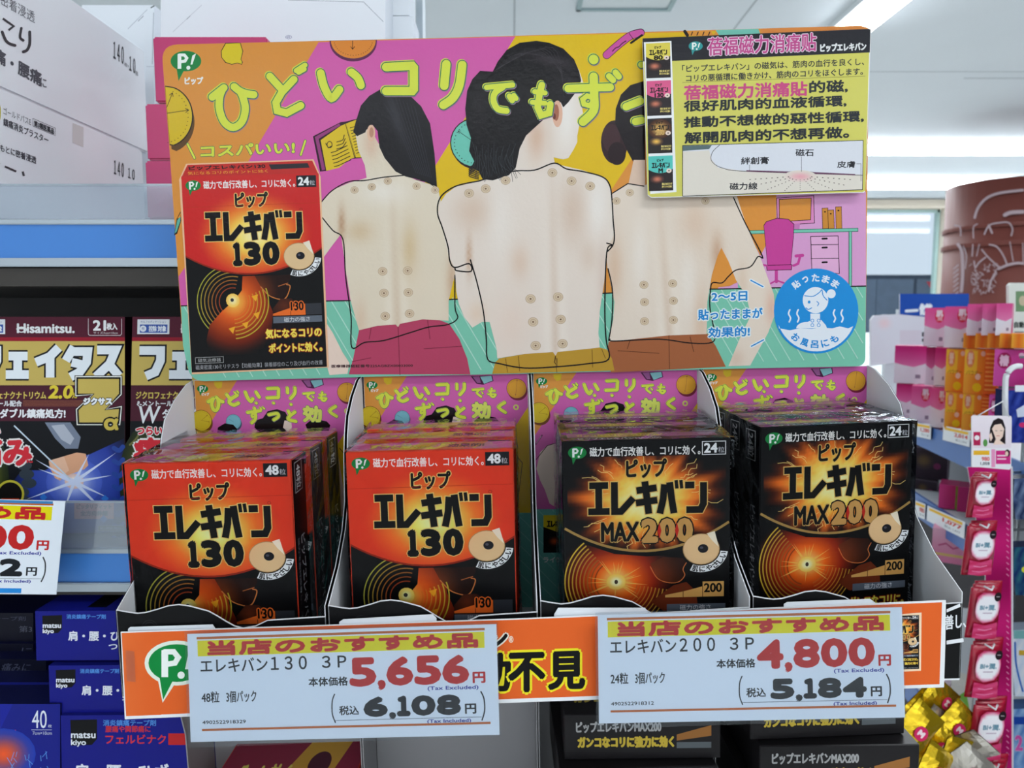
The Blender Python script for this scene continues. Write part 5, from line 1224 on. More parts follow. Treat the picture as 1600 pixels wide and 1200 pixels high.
def stock_cartons():
    """bulk cartons on the top shelf"""
    WB = material('white_carton', (240, 244, 250), rough=0.55, noise=0.02, attr=False)
    XF = -.40
    def sidebox(name, ya, yb, z0, z1, label, prints, dx=0):
        o = boxmesh(name, [(XF - .3, ya, z0, XF + dx, yb, z1)], WB, .0015); 
        C = Canvas(lambda x, y, z: Vector((XF + dx + .0002 + z, x, y)), dz=1e-5)
        me = o; bm = bmesh.new(); bm.from_mesh(me)
        vs = [v.co.copy() for v in bm.verts]; fs = [[v.index for v in f.verts] for f in bm.faces]; bm.free()
        C.add3(vs, fs, (242, 245, 250)); 
        inv = lambda px, py: (lambda p: (p.y, p.z))(atx(px, py, XF + dx))
        C.T = inv; prints(C); C.T = lambda x, y: (x, y)
        ob = link(name, C.mesh(name, PAPER)); tag(ob, label, 'carton', 'white stock cartons on the top shelf'); return ob
    zmid = atx(100, 182, XF).z; ztop = atx(205, 65, XF).z; zsh = at(130, 342, .57).z + .001
    I = (70, 66, 70)
    def up(C):
        C.text('もとに密着浸透', -40, -34, 54, -16, (110, 112, 120), slope=.56); 
        C.line([(4, 29), (14, 36), (21, 41), (13, 47)], 3.4, I, round_=False); C.line([(3, 50), (8, 62), (14, 68), (23, 71)], 4.5, I, curve=True)
        C.line([(33, 44), (31, 58), (36, 63)], 4, I, curve=True); C.line([(46, 50), (46, 68), (42, 78), (36, 81)], 4.6, I, curve=True)
        C.text('筋肉痛・腰痛', -46, 52, 64, 74, (88, 88, 96), bold=.7, slope=.56); C.text('に', 63, 121, 72, 135, (110, 110, 118), bold=.3, slope=.3)
        C.text('１４０', 177, 64, 193, 91, (66, 66, 72), bold=.3, slope=.62); C.text('枚×', 194, 96, 201, 103, (80, 80, 86), slope=.6); C.text('１０', 202, 87, 211, 110, (66, 66, 72), bold=.3, slope=.6); C.text('個', 211, 110, 215, 117, (80, 80, 86), slope=.5)
    def dn(C):
        C.text('ゴールドパスE', 5, 167, 48, 178, (90, 90, 96), slope=.42); C.line([(51, 185), (86, 200), (86, 212), (51, 197), (51, 185)], .6, (90, 90, 96)); C.text('第3類医薬品', 53, 188, 84, 197, (60, 60, 66), bold=.3, slope=.42)
        C.text('鎮痛消炎プラスター', 5, 184, 75, 196, (80, 80, 88), bold=.25, slope=.42)
        C.text('もとに密着浸透', 0, 225, 56, 236, (80, 80, 88), bold=.25, slope=.36)
        C.poly([(113, 192), (130, 199), (130, 230), (113, 223)], (218, 216, 214))
        C.line([(7, 260), (16, 264), (25, 268)], 3, I, round_=False); C.line([(35, 268), (37, 275)], 3.4, I, round_=False)
        C.text('１４０', 178, 250, 193, 272, (66, 66, 72), bold=.3, slope=.36); C.text('１０', 200, 262, 210, 278, (66, 66, 72), bold=.3, slope=.36); C.text('もり', 0, 255, 1, 256, I)
        C.ell(-1, 176, 2, 12, (190, 190, 60), 16)
    sidebox('stock_carton', .565, .838, zmid + .0006, ztop, 'big white stock carton with brown lettering, upper of the two stacked', up)
    sidebox('stock_carton', .575, .822, zsh, zmid, 'big white stock carton carrying gold-product lettering, lower of the two stacked', dn, dx=.001)
    def front(name, px0, py0, px1, py1, Y, depth, m, label, group=None):
        a = at(px0, py0, Y); b = at(px1, py1, Y); ob = link(name, boxmesh(name, [(a.x, Y, b.z, b.x, Y + depth, a.z)], m, .0015)); tag(ob, label, 'carton', group); return ob
    MG = material('magenta_carton', (196, 30, 104), rough=0.3, spec=0.5, noise=.1, nscale=8, bump=.3, bscale=12)
    g = 'magenta cartons on the top shelf'
    front('magenta_carton', 238, 57, 420, 160, .69, .1, MG, 'glossy magenta carton leaning behind the poster corner, upper one', g)
    front('magenta_carton', 226, 162, 420, 250, .68, .12, MG, 'glossy magenta carton behind the poster edge, middle one', g)
    a = at(226, 251, .67)
    front('magenta_carton', 226, 251, 420, 342, .66, .12, MG, 'glossy magenta carton behind the clear guard, lowest one', g)
    gw = 'white cartons at the back of the top shelf'
    def crease(ob, pts, c=(190, 196, 206), w=.6):
        pass
    for (x0, y0, x1, y1, Y, lb) in ((128, 8, 241, 160, .9, 'white carton standing between the lettered cartons and the magenta ones'), (251, -60, 602, 120, .80, 'wide white carton behind the poster top under the ceiling panel'), (603, -60, 640, 24, .86, 'narrow white carton end, upper of the pair beside the ceiling'), (603, 25, 646, 120, .86, 'narrow white carton end, lower of the pair beside the ceiling')):
        org = at(x0, y0, Y); C = wcanvas(org, Y); ye = 600 + F * tan(atan2(ZC - at(130, 342, .57).z - .002, Y) - PITCH) if x0 == 128 else y1; C.slab([(x0, y0), (x1, y0), (x1, ye), (x0, ye)], .05, (238, 242, 248), (226, 231, 240))
        C.rect(x0 + .5, y0 + .5, x1 - .5, y1 - .5, (240, 244, 250))
        if x0 == 251:
            C.line([(450, 0), (568, 3), (590, 25), (625 - 26, 34)], .8, (150, 158, 168), round_=False); C.line([(270, 50), (315, 8)], .7, (196, 200, 208), round_=False); C.line([(292, 30), (297, 25)], 1, (150, 155, 165)); C.text('®', 446, 55, 456, 61, (90, 100, 150))
        if x0 == 128:
            C.line([(200, 45), (230, 15)], .8, (180, 186, 196)); C.line([(216, 33), (224, 25)], 1, (150, 155, 165)); C.line([(240, 20), (238, 100)], 1, (170, 176, 186)); C.line([(236, 12), (241, 9)], 1.6, (40, 60, 60)); C.line([(229, 104), (250, 104)], .8, (190, 196, 205))
        ob = link('white_carton', C.mesh('white_carton', PAPER)); ob.location = org; tag(ob, lb, 'carton', gw)
    # lying flap with a white end under the top magenta carton
    Cc = wcanvas(at(228, 104, .675), .675); Cc.slab([(226, 120), (234, 104), (249, 150), (249, 159), (232, 159)], .002, (222, 226, 234), (222, 226, 234)); 
    # uprights seen at the end of the bay
    ob = link('shelf_upright', boxmesh('shelf_upright', [(at(650, 0, .95).x, .95, .0, at(660, 0, .95).x, .98, at(650, -60, .95).z)], STEEL)); tag(ob, 'slim metal upright behind the white cartons', 'upright')
# ---------------------------------------------------------------- the store room
def room():
    CE = material('ceiling_paint', (214, 221, 227), rough=0.9, noise=.04, nscale=3, bump=.2, bscale=40)
    WALL = material('wall_paint', (214, 222, 224), rough=0.9)
    FL = material('vinyl_floor', (214, 214, 210), rough=0.35, noise=.08, nscale=4)
    XW, XE, YS, YN = -4.5, 9.0, -9.0, 9.12
    def st(name, b, m): o = link(name, boxmesh(name, b, m)); tag(o, kind='structure'); return o
    c = st('ceiling', [(XW, YS, CEIL, XE, YN, CEIL + .1)], CE)
    st('floor', [(XW, YS, -.1, XE, YN, 0)], FL)
    st('wall_left', [(XW - .1, 2.0, 0, XW, YN, CEIL)], WALL)
    st('wall_right', [(XE, YS, 0, XE + .1, YN, CEIL)], WALL)
    # ceiling board joints as thin strips
    J = material('ceiling_joint', (168, 176, 182), rough=.9)
    tr = []
    for x0, y0, x1, y1 in ((804, 0, 800, 50), (1182, 0, 1150, 45)):
        a = atz(x0, y0, CEIL); X = a.x
        tr.append((X - .004, -2, CEIL - .002, X + .004, 8, CEIL + .01))
    a = atz(1500, 122, CEIL); tr.append((2.6, a.y - .004, CEIL - .002, 8, a.y + .004, CEIL + .01))
    for q in range(-4, 5): tr.append((XW, 1.8 * q + .7, CEIL - .0015, XE, 1.8 * q + .706, CEIL + .01))
    o = st('trim_1', tr, J)
    # flush square fixture frame
    a = atz(900, 14, CEIL); b = atz(1090, 14, CEIL); FR = material('fixture_frame', (150, 172, 176), rough=.6)
    x0, x1, y1 = a.x, b.x - .14, a.y
    o = link('ceiling_grille', boxmesh('ceiling_grille', [(x0, y1 - .6, CEIL - .012, x0 + .02, y1, CEIL + .01), (x1, y1 - .6, CEIL - .012, x1 + .02, y1, CEIL + .01), (x0, y1 - .02, CEIL - .012, x1, y1, CEIL + .01), (x0, y1 - .6, CEIL - .012, x1, y1 - .58, CEIL + .01)], FR)); tag(o, 'thin pale green frame of a square panel on the ceiling', 'grille')
    link('panel', boxmesh('panel', [(x0 + .02, y1 - .58, CEIL - .004, x1, y1 - .02, CEIL + .01)], material('fixture_panel', (206, 214, 218), rough=.6)), o)
    # lamps
    TB = material('lamp_tube', (250, 252, 255), emit=(244, 250, 255), estr=12.0); HS = material('lamp_housing', (226, 232, 234), rough=.5)
    def lamp(x0, x1, y0, y1, label, wd=None):
        o = empty('ceiling_lamp', ((x0 + x1) / 2, (y0 + y1) / 2, CEIL - .001)); tag(o, label, 'lamp', 'fluorescent ceiling lamps')
        hx, hy = (x1 - x0) / 2, (y1 - y0) / 2
        link('housing', boxmesh('housing', [(-hx - .02, -hy - .02, -.03, hx + .02, hy + .02, 0)], HS), o)
        link('tube', boxmesh('tube', [(-hx, -hy, -.055, hx, hy, -.031)], TB, .006), o)
    p = atz(1423, 0, CEIL - .05); q = atz(1366, 0, CEIL - .05); r = atz(1352, 43, CEIL - .05)
    lamp(q.x, p.x, 1.2, r.y + .1, 'slanting bright ceiling lamp running away from the poster corner')
    lamp(1.6, 8, atz(1500, 241, CEIL - .05).y, atz(1500, 231, CEIL - .05).y, 'long bright ceiling lamp, upper of the two level ones above the window')
    lamp(1.6, 8, atz(1500, 295, CEIL - .05).y, atz(1500, 285, CEIL - .05).y, 'long bright ceiling lamp, lower of the two level ones above the window')
    for i, y in enumerate((-6.2, -3.6)):
        lamp(-3.5, 4.5, y - .12, y + .12, 'ceiling lamp above the aisle behind the viewer, ' + ('farther' if i == 0 else 'closer') + ' one')
    # far wall with the big window
    YW = 9.0
    xl = at(1300, 400, YW).x; xr = at(1466, 400, YW).x; zt_ = at(1400, 328, YW).z; zb = at(1400, 520, YW).z
    st('wall_far', [(XW, YW, 0, xl, YW + .12, CEIL), (xr, YW, 0, XE, YW + .12, CEIL), (xl, YW, zt_, xr, YW + .12, CEIL), (xl, YW, 0, xr, YW + .12, zb)], WALL)
    FRM = material('beige_window_frame', (206, 196, 180), rough=.5); MET = material('window_metal', (150, 176, 172), rough=.4)
    w = empty('window_1', (xl, YW, zb)); tag(w, kind='structure')
    a = at(1400, 312, YW - .1); b = at(1400, 326, YW - .1)
    link('window_header', boxmesh('window_header', [(-.2, -.12, b.z - zb, xr - xl + .15, 0, a.z - zb), (-.2, -.14, (a.z + b.z) / 2 - zb - .006, xr - xl + .15, -.12, (a.z + b.z) / 2 - zb + .006)], FRM), w)
    X = xr - xl
    link('window_jamb', boxmesh('window_jamb', [(X - .01, -.1, -.4, X + .05, .0, b.z - zb), (X + .06, -.14, -.4, X + .1, -.02, b.z - zb), (X + .11, -.17, -.4, X + .15, -.02, b.z - zb)], FRM), w)
    link('window_frame', boxmesh('window_frame', [(X - .05, -.02, 0, X - .015, .04, zt_ - zb), (0, -.02, zt_ - zb - .03, X, .03, zt_ - zb)], MET), w)
    link('glass', boxmesh('glass', [(0, .05, 0, X, .056, zt_ - zb)], clear_material('window_glass', gloss=.06, rough=.02, bump=0)), w)
    # bright daylight haze outside and the street front below it
    dz = at(1400, 430, YW + 1.5).z
    BK2 = material('street_front', (66, 76, 92), rough=.6, noise=.2, nscale=6)
    o = link('street_facade', boxmesh('street_facade', [(xl - 1, YW + 1.4, dz - 2, xr + 2, YW + 1.49, dz)], BK2)); tag(o, 'dark blue-grey building front seen low through the window', 'building')
    PB = material('street_pane', (120, 132, 148), rough=.3, noise=.3, nscale=12)
    for k, (p0, p1) in enumerate(((1345, 1366), (1371, 1424), (1433, 1464))):
        a = at(p0, 436, YW + 1.39); b = at(p1, 520, YW + 1.39); link('pane', boxmesh('pane', [(a.x, a.y, b.z, b.x, a.y + .02, a.z)], PB), o)
    a = at(1448, 440, YW + 1.3); b = at(1462, 440, YW + 1.3); c = at(1455, 452, YW + 1.3)
    link('red_marker', prism('red_marker', [(a.x, a.z), (b.x, b.z), (c.x, c.z)], lambda x, z, d: Vector((x, YW + 1.3 + d, z)), .01, material('red_marker', (222, 60, 70))), o)
    # round pillar with engraved-looking pattern
    YC = 5.2; PL = material('brown_pillar_wrap', (100, 54, 48), rough=.5, noise=.12, nscale=3, spec=.15)
    cx = at(1590, 400, YC).x; rad = at(1590, 400, YC).x - at(1488, 400, YC).x
    bm = bmesh.new(); bmesh.ops.create_cone(bm, cap_ends=True, segments=48, radius1=rad, radius2=rad, depth=1); ztp = at(1590, 290, YC).z
    for v in bm.verts: v.co.z = (v.co.z + .5) * (ztp - .0)
    me = bpy.data.meshes.new('pillar'); bm.to_mesh(me); bm.free(); me.materials.append(PL)
    for p in me.polygons: p.use_smooth = len(p.vertices) == 4
    pl = link('pillar', me); pl.location = (cx, YC, 0); tag(pl, 'round brown pillar with pale scrollwork print and band rings', 'pillar')
    bands = []
    def bandmesh(z0, z1, rr):
        bm = bmesh.new(); n = 48; R = []
        for z in (z0, z1): R.append([bm.verts.new((rr * cos(2 * pi * i / n), rr * sin(2 * pi * i / n), z)) for i in range(n)])
        for i in range(n): bm.faces.new((R[0][i], R[0][(i + 1) % n], R[1][(i + 1) % n], R[1][i]))
        for r_ in R:
            i_ = [bm.verts.new((v.co.x * .9, v.co.y * .9, v.co.z)) for v in r_]
            for i in range(n): bm.faces.new((r_[i], r_[(i + 1) % n], i_[(i + 1) % n], i_[i]))
        bmesh.ops.recalc_face_normals(bm, faces=bm.faces[:]); me = bpy.data.meshes.new('band'); bm.to_mesh(me); bm.free(); me.materials.append(PL); return me
    zz = [at(1560, y, YC - rad).z for y in (344, 350, 373, 380)]
    for a_, b_ in ((zz[1], zz[0]), (zz[3], zz[2])): link('band', bandmesh(a_, b_, rad + .012), pl)
    def fm(px, py, q):
        d = ray(px, py); o_ = Vector((0, 0, ZC)); rr = rad + .024 + q
        A = d.x ** 2 + d.y ** 2; B = 2 * (d.x * (0 - cx) + d.y * (0 - YC)); Cc = cx ** 2 + YC ** 2 - rr * rr; D = B * B - 4 * A * Cc
        t = (-B - sqrt(max(0, D))) / (2 * A); p = o_ + d * t; return p - Vector((cx, YC, 0))
    C = Canvas(fm, dz=1e-4); S = (150, 134, 140)
    for P, w in (([(1523, 340), (1528, 325), (1540, 311), (1560, 302), (1598, 297)], 4), ([(1570, 336), (1580, 332), (1598, 331)], 6), ([(1521, 372), (1521, 355), (1527, 350)], 2), ([(1538, 366), (1546, 352), (1562, 348), (1576, 348), (1582, 358), (1580, 368)], 2.4), ([(1545, 352), (1550, 364)], 3),
                 ([(1520, 382), (1519, 400)], 2), ([(1530, 382), (1526, 400)], 1.6), ([(1546, 382), (1558, 386), (1568, 400), (1574, 415)], 2.4), ([(1534, 390), (1546, 404), (1562, 418)], 2.4), ([(1578, 378), (1583, 408)], 1.6), ([(1598, 380), (1599, 410)], 1.6),
                 ([(1560, 420), (1575, 414), (1590, 411), (1599, 412)], 4), ([(1556, 425), (1548, 440), (1545, 455)], 3), ([(1540, 402), (1530, 410), (1524, 418), (1522, 408)], 2.4), ([(1497, 382), (1503, 395), (1504, 430), (1502, 455)], 5), ([(1492, 352), (1500, 355), (1501, 368)], 2), ([(1505, 384), (1510, 400), (1508, 420)], 1.6)):
        C.line(P, w, S, curve=True)
    rn = random.Random(1)
    for i in range(46):
        x = rn.uniform(1517, 1556); y = rn.uniform(412, 458); C.line([(x, y), (x + rn.uniform(-6, 6), y + rn.uniform(-5, 6)), (x + rn.uniform(-5, 7), y + rn.uniform(-6, 6))], 1.3, S)
    for i in range(7): C.line([(1497, 414 + i * 7), (1490, 420 + i * 7)], 2, (150, 134, 140))
    link('scroll_print', C.mesh('scroll_print', PAPER), pl)

GD = Vector((.172, 1.0, 0)).normalized()      # the far gondola runs this way
GN = Vector((-GD.y, GD.x, 0))                  # its products face this way
GP = Vector((.905, 1.5, 0))
def gat(px, py, off=0.0):
    """point of the gondola's front plane seen at a pixel"""
    d = ray(px, py); o = Vector((0, 0, ZC)); P = GP + GN * off
    return o + d * ((P - o).dot(GN) / d.dot(GN))
def gondola():
    WHT = material('white_shelf_board', (214, 218, 224), rough=.5); RAIL = material('blue_shelf_rail', (70, 110, 176), rough=.4)
    ang = atan2(GD.y, GD.x)
    PALE = [(240, 240, 244)]
    cnt = {}
    def facecarton(name, px0, px1, ytop, ybot, art, label, group, depth=.06, turn=0.0, base=(220, 60, 130), off=0.0, side=None):
        """carton whose printed face looks across the aisle towards the viewer"""
        pb = gat((px0 + px1) / 2, ybot, off); pt = gat((px0 + px1) / 2, ytop, off); h = pt.z - pb.z
        D = pb.y; rx = (px1 - px0) / F * D * .5 * 1.02
        o = empty(name, pb) if False else None
        C = Canvas(lambda x, y, z: Vector(((x - .5) * 2 * rx, -z, h * (1 - y))), dz=4e-5)
        C.add3([(sx * rx, sy * depth, sz * h) for sx in (-1, 1) for sy in (0, 1) for sz in (0, 1)], [(0, 1, 5, 4), (2, 6, 7, 3), (0, 2, 3, 1), (4, 5, 7, 6), (1, 3, 7, 5), (0, 4, 6, 2)], base)
        art(C)
        o = link(name, C.mesh(name, SATIN)); o.location = pb; o.rotation_euler = (0, 0, -atan2(pb.x, pb.y) - radians(3)); tag(o, label, 'carton', group); return o
    def pinkart(C, top=(222, 84, 150), red=True):
        C.rgrad(0, 0, 1, .56, lambda x, y: mixc(top, (236, 150, 196), y * 1.6 - .1), 3, 5); C.poly([(0, .46), (.3, .52), (.62, .56), (1, .46), (1, 1), (0, 1)], (232, 230, 240))
        if red: C.ell(.66, .22, .2, .17, (216, 50, 76), 16); C.text('肌', .52, .08, .8, .22, (240, 230, 236), bold=.02); C.text('潤', .54, .24, .78, .34, (240, 230, 236))
        C.rect(.68, .76, .84, .86, (150, 140, 160)); 
    def orart(C):
        C.rgrad(0, 0, 1, 1, lambda x, y: mixc((246, 196, 70), (238, 130, 40), x * .9 + y * .3), 4, 4)
        C.rect(0.03, .04, .56, .56, (248, 204, 60)); C.ell(.26, .22, .18, .2, (236, 150, 90), 16); C.text('温', .16, .1, .36, .22, (246, 214, 190), bold=.02); C.text('泉', .17, .24, .35, .34, (246, 214, 190), bold=.01)
        C.text('パウダー', .1, .48, .8, .58, (150, 90, 40)); C.ell(.8, .1, .1, .06, (240, 200, 180), 12); C.ell(.62, .62, .12, .07, (248, 214, 190), 12); C.ell(.6, .86, .2, .1, (240, 206, 30), 16)
    def magart(C):
        C.rgrad(0, 0, 1, 1, lambda x, y: mixc((214, 90, 170), (196, 50, 130), x + y * .2), 3, 3); C.ell(.28, .3, .2, .22, (170, 30, 90), 16); C.text('椿', .16, .16, .4, .44, (236, 190, 214), bold=.02); C.ell(.75, .14, .08, .06, (236, 190, 214), 10)
    G1 = 'pink cartons with red seals on the far shelf'; G2 = 'orange cartons on the far shelf'
    for a in (((1445, 1475, 481, 541), 'in the top row, beside the white folder stand'), ((1477, 1512, 479, 543), 'in the top row, second from the folder stand')):
        (x0, x1, yt, yb), l = a; facecarton('pink_carton', x0, x1, yt, yb, pinkart, 'pink and white carton with red seal ' + l, G1)
    for k, (x0, x1) in enumerate(((1512, 1535), (1535, 1557), (1557, 1577))):
        facecarton('pink_carton', x0, x1, 475 - k * .5, 524, lambda C: pinkart(C, red=False), 'pink carton without seal in the top row above the orange ones, ' + ['beside the sealed cartons', 'in the middle', 'beside the white sign'][k], G1)
    facecarton('pink_carton', 1399, 1442, 540, 599, lambda C: pinkart(C, (200, 40, 124), False), 'deep pink and white carton in the second row below the white folder stand', G1, base=(200, 50, 120))
    facecarton('pink_carton', 1446, 1459, 543, 602, lambda C: pinkart(C, (176, 34, 100), False), 'narrow deep pink carton end in the second row', G1, base=(170, 30, 90))
    facecarton('pink_carton', 1460, 1476, 543, 602, lambda C: pinkart(C, (200, 40, 124), False), 'narrow pink and white carton in the second row touching the orange ones', G1)
    facecarton('pink_carton', 1400, 1423, 599, 652, lambda C: pinkart(C, (206, 50, 130), False), 'deep pink carton in the bottom row next to the tray wing', G1)
    facecarton('pink_carton', 1424, 1453, 603, 663, pinkart, 'pink carton with red seal in the bottom row beside the deep pink one', G1)
    facecarton('pink_carton', 1454, 1476, 606, 668, pinkart, 'pink carton with red seal in the bottom row touching the orange cartons', G1)
    for k, (x0, x1, yt, yb, l) in enumerate(((1478, 1505, 545, 612, 'upper row, first'), (1507, 1537, 545, 615, 'upper row, second'), (1477, 1503, 612, 669, 'lower row, first'), (1504, 1531, 614, 673, 'lower row, second'))):
        facecarton('orange_carton', x0, x1, yt, yb, orart, 'orange and yellow carton with lemon print, %s from the pink cartons' % l, G2, base=(232, 112, 34))
    for k, (x0, x1, yt, yb, l) in enumerate(((1538, 1555, 546, 616, 'upper'), (1532, 1545, 616, 674, 'lower'))):
        facecarton('orange_carton', x0, x1, yt, yb, lambda C: [C.rect(.05, .08 + q * .1, .95, .12 + q * .1, (246, 160, 70)) for q in range(9)], 'plain orange striped carton side, %s one before the magenta cartons' % l, G2, base=(228, 98, 30))
    for k in range(5): facecarton('orange_carton', 1506 + k * 19, 1524 + k * 19, 521, 544, lambda C: C.rgrad(0, 0, 1, 1, lambda x, y: mixc((236, 116, 36), (246, 176, 60), abs(x - .5) * 2), 4, 2), 'orange carton lying on the upper row, ' + ['first from the sealed pink ones', 'second from the sealed pink ones', 'third and middle one', 'fourth, below the white sign', 'last, below the white sign'][k], G2, base=(232, 112, 34))
    facecarton('magenta_box', 1556, 1602, 546, 604, magart, 'magenta carton with dark oval beside the orange cartons, upper one', 'magenta cartons on the far shelf', base=(190, 50, 130))
    facecarton('magenta_box', 1545, 1568, 617, 674, magart, 'magenta carton with dark oval beside the orange cartons, lower one', 'magenta cartons on the far shelf', base=(190, 50, 130))
    # shelf boards with price tags
    def board(pa, pb, label, thick=.02):
        A = gat(*pa, .004); B = gat(*pb, .004); z = (A.z + B.z) / 2; d = (B - A); d.z = 0; L = d.length
        o = empty('shelf', (A.x, A.y, z)); o.rotation_euler = (0, 0, atan2(d.y, d.x)); tag(o, label, 'shelf', 'boards of the far gondola')
        s = 1 if (d.normalized().cross(Vector((0, 0, 1)))).dot(GN) < 0 else -1     # towards the shelf depth
        y0, y1 = (0, .32) if (Matrix.Rotation(atan2(d.y, d.x), 3, 'Z') @ Vector((0, 1, 0))).dot(GN) < 0 else (-.32, 0)
        link('board', boxmesh('board', [(-.6, y0, -thick, L + .35, y1, 0)], WHT), o)
        yy = 0 if y1 > 0 else 0
        link('rail', boxmesh('rail', [(-.6, -.003, -.05, L + .35, .003, .002)], RAIL), o)
        return o, A, B, z
    def pricetag(x0, x1, ya, yb, h, n, label):
        a = gat(x0, ya, .012); b = gat(x1, yb, .012); d = b - a
        a2 = gat(x0, ya + h, .012)
        hh = a.z - a2.z
        C = Canvas(lambda x, y, z: Vector((d.x * x, d.y * x, d.z * x - hh * y)) + GN * z, dz=4e-5); C.rect(0, 0, 1, 1, (232, 234, 238)); C.rect(.06, .08, .94, .26, (240, 190, 60))
        C.text(n, .45, .32, .92, .6, (214, 80, 70), bold=.01); C.text('税込 ' + n, .5, .68, .9, .86, (90, 96, 110))
        C.add3([GN * -.001, Vector(d) + GN * -.001, Vector(d) + Vector((0, 0, -hh)) + GN * -.001, Vector((0, 0, -hh)) + GN * -.001], [(0, 1, 2, 3)], (220, 222, 226))
        o = link('shelf_price_tag', C.mesh('shelf_price_tag', PAPER)); o.location = a; tag(o, label, 'price tag', 'price tags on the far gondola')
    board((1425, 668), (1520, 680), 'upper shelf board of the far gondola, below the pink and orange cartons')
    board((1436, 786), (1510, 808), 'middle shelf board of the far gondola, below the dark cartons')
    pricetag(1427, 1455, 659, 664, 22, '1,280', 'small price tag under the pink cartons on the upper board')
    pricetag(1474, 1516, 665, 674, 23, '2,014', 'small price tag under the orange cartons on the upper board')
    pricetag(1449, 1508, 790, 816, 24, '1,077', 'wide price tag on the middle board of the far gondola')
    pricetag(1430, 1446, 782, 788, 24, '980', 'narrow price tag end on the middle board beside the black carton')
    def dk(C): C.rgrad(0, 0, 1, 1, lambda x, y: mixc((70, 60, 70), (44, 34, 46), y), 2, 2); C.glow(.35, .45, .3, .3, (110, 90, 60), (58, 48, 58), 12, 3); C.line([(.02, .04), (.98, .1), (.98, .95)], .03, (120, 112, 124)); C.ell(.7, .6, .1, .1, (120, 50, 90), 8)
    facecarton('plum_carton', 1425, 1477, 696, 748, dk, 'dark plum cellophane-wrapped carton, upper one under the far shelf', 'dark cartons', base=(60, 34, 54), off=-.03)
    facecarton('plum_carton', 1430, 1462, 748, 779, dk, 'dark plum carton, lower one under the far shelf', 'dark cartons', base=(56, 30, 50), off=-.03)
    facecarton('rose_carton', 1468, 1496, 757, 795, lambda C: (C.rgrad(0, 0, 1, 1, lambda x, y: mixc((214, 70, 140), (180, 40, 100), x), 2, 2), C.rect(.8, 0, .95, 1, (130, 150, 50))), 'rose carton with green band beside the dark cartons', None, base=(190, 50, 110), off=-.01)
    facecarton('rose_carton', 1496, 1512, 760, 800, lambda C: C.rect(0, 0, 1, 1, (170, 40, 100)), 'dark rose carton end next to the green-banded one', None, base=(170, 40, 100), off=-.01)
    facecarton('pale_pink_carton', 1458, 1506, 826, 880, lambda C: (C.rgrad(0, 0, 1, 1, lambda x, y: mixc((240, 186, 206), (226, 130, 170), y), 3, 3), C.line([(.2, .5), (.4, .42), (.6, .55), (.85, .45)], .05, (200, 90, 130)), C.rect(.1, .72, .9, .8, (226, 190, 120))), 'pale pink carton on the lowest visible board beside the red pouches', None, base=(228, 150, 180))
    facecarton('pale_pink_carton', 1452, 1500, 1085, 1132, lambda C: (C.rgrad(0, 0, 1, 1, lambda x, y: mixc((244, 214, 222), (236, 180, 198), x), 3, 3), C.ell(.6, .4, .14, .14, (220, 120, 150), 12)), 'pale pink box above the gold packets', None, base=(238, 200, 210), off=-.01)
    facecarton('leaf_box', 1484, 1514, 1066, 1138, lambda C: (C.rect(0, 0, 1, 1, (226, 222, 214)), C.poly([(.1, .4), (.7, .1), (.9, .5), (.4, .3)], (130, 190, 80)), C.rect(0, .5, .6, .8, (206, 60, 100))), 'small white box with green leaf and red label above the gold packets', None, base=(222, 218, 210), off=-.01)
    facecarton('leaf_box', 1462, 1480, 1064, 1130, lambda C: (C.rect(0, 0, 1, 1, (214, 190, 206)), C.rect(.2, .2, .8, .5, (210, 80, 110))), 'tiny pink-labelled box between tray end and leaf box', None, base=(222, 200, 214), off=-.02)
    pricetag(1438, 1475, 1072, 1104, 30, '1,280', 'tilted price tag above the gold packets')
    # gondola body
    link_b = boxmesh('gondola_back', [(-1.25, -.34, 0, 1.15, -.32, ZC - .02)], material('gondola_dark', (40, 36, 42), rough=.7))
    o = link('gondola_back', link_b); o.location = (GP.x, GP.y, 0); o.rotation_euler = (0, 0, atan2(GD.y, GD.x)); tag(o, 'dark back panel of the far gondola behind the pink cartons', 'back panel')
    board((1448, 1138), (1524, 1158), 'lowest shelf board of the far gondola, behind the gold packets')
    # signs beyond
    a = at(1406, 459, 2.4); b = at(1514, 500, 2.4)
    C = wcanvas(a, 2.4); C.slab([(1406, 459), (1514, 459), (1514, 505), (1406, 493)], .004, (38, 74, 166), (230, 232, 236)); C.rect(1407, 459.5, 1513.5, 493, (34, 78, 170)); C.line([(1416, 486), (1433, 485)], 4.5, (232, 236, 244)); C.text('化粧', 1437, 475, 1456, 492, (236, 240, 246), bold=1.2)
    o = link('blue_sign', C.mesh('blue_sign', PAPER)); o.location = a; tag(o, 'royal blue sign with white lettering above the pink cartons', 'sign'); link('post', boxmesh('post', [(.0, .005, -a.z + .001, .02, .02, -.05)], WHT), o)
    org = at(1400, 530, 2.05); C = wcanvas(org, 2.05); C.slab([(1361, 500), (1366, 493), (1404, 491), (1446, 495), (1446, 560), (1361, 572)], .01, (222, 222, 230), (230, 230, 236)); C.poly([(1362, 500), (1367, 494), (1404, 492), (1445, 496), (1445, 560), (1362, 571)], (226, 226, 236)); C.glow(1382, 505, 16, 14, (238, 214, 220), (226, 226, 236), 14, 3); C.rect(1406, 516, 1440, 539, (222, 214, 226)); C.rect(1440.5, 519, 1444, 526, (60, 60, 70)); C.rect(1440.5, 529, 1444, 534, (60, 60, 70))
    o = link('white_folder_stand', C.mesh('white_folder_stand', PAPER)); o.location = org; tag(o, 'blurred white folder stand between window and pink cartons', 'stand'); link('post', boxmesh('post', [(-.02, .012, -org.z + .001, .02, .03, -.02)], WHT), o)
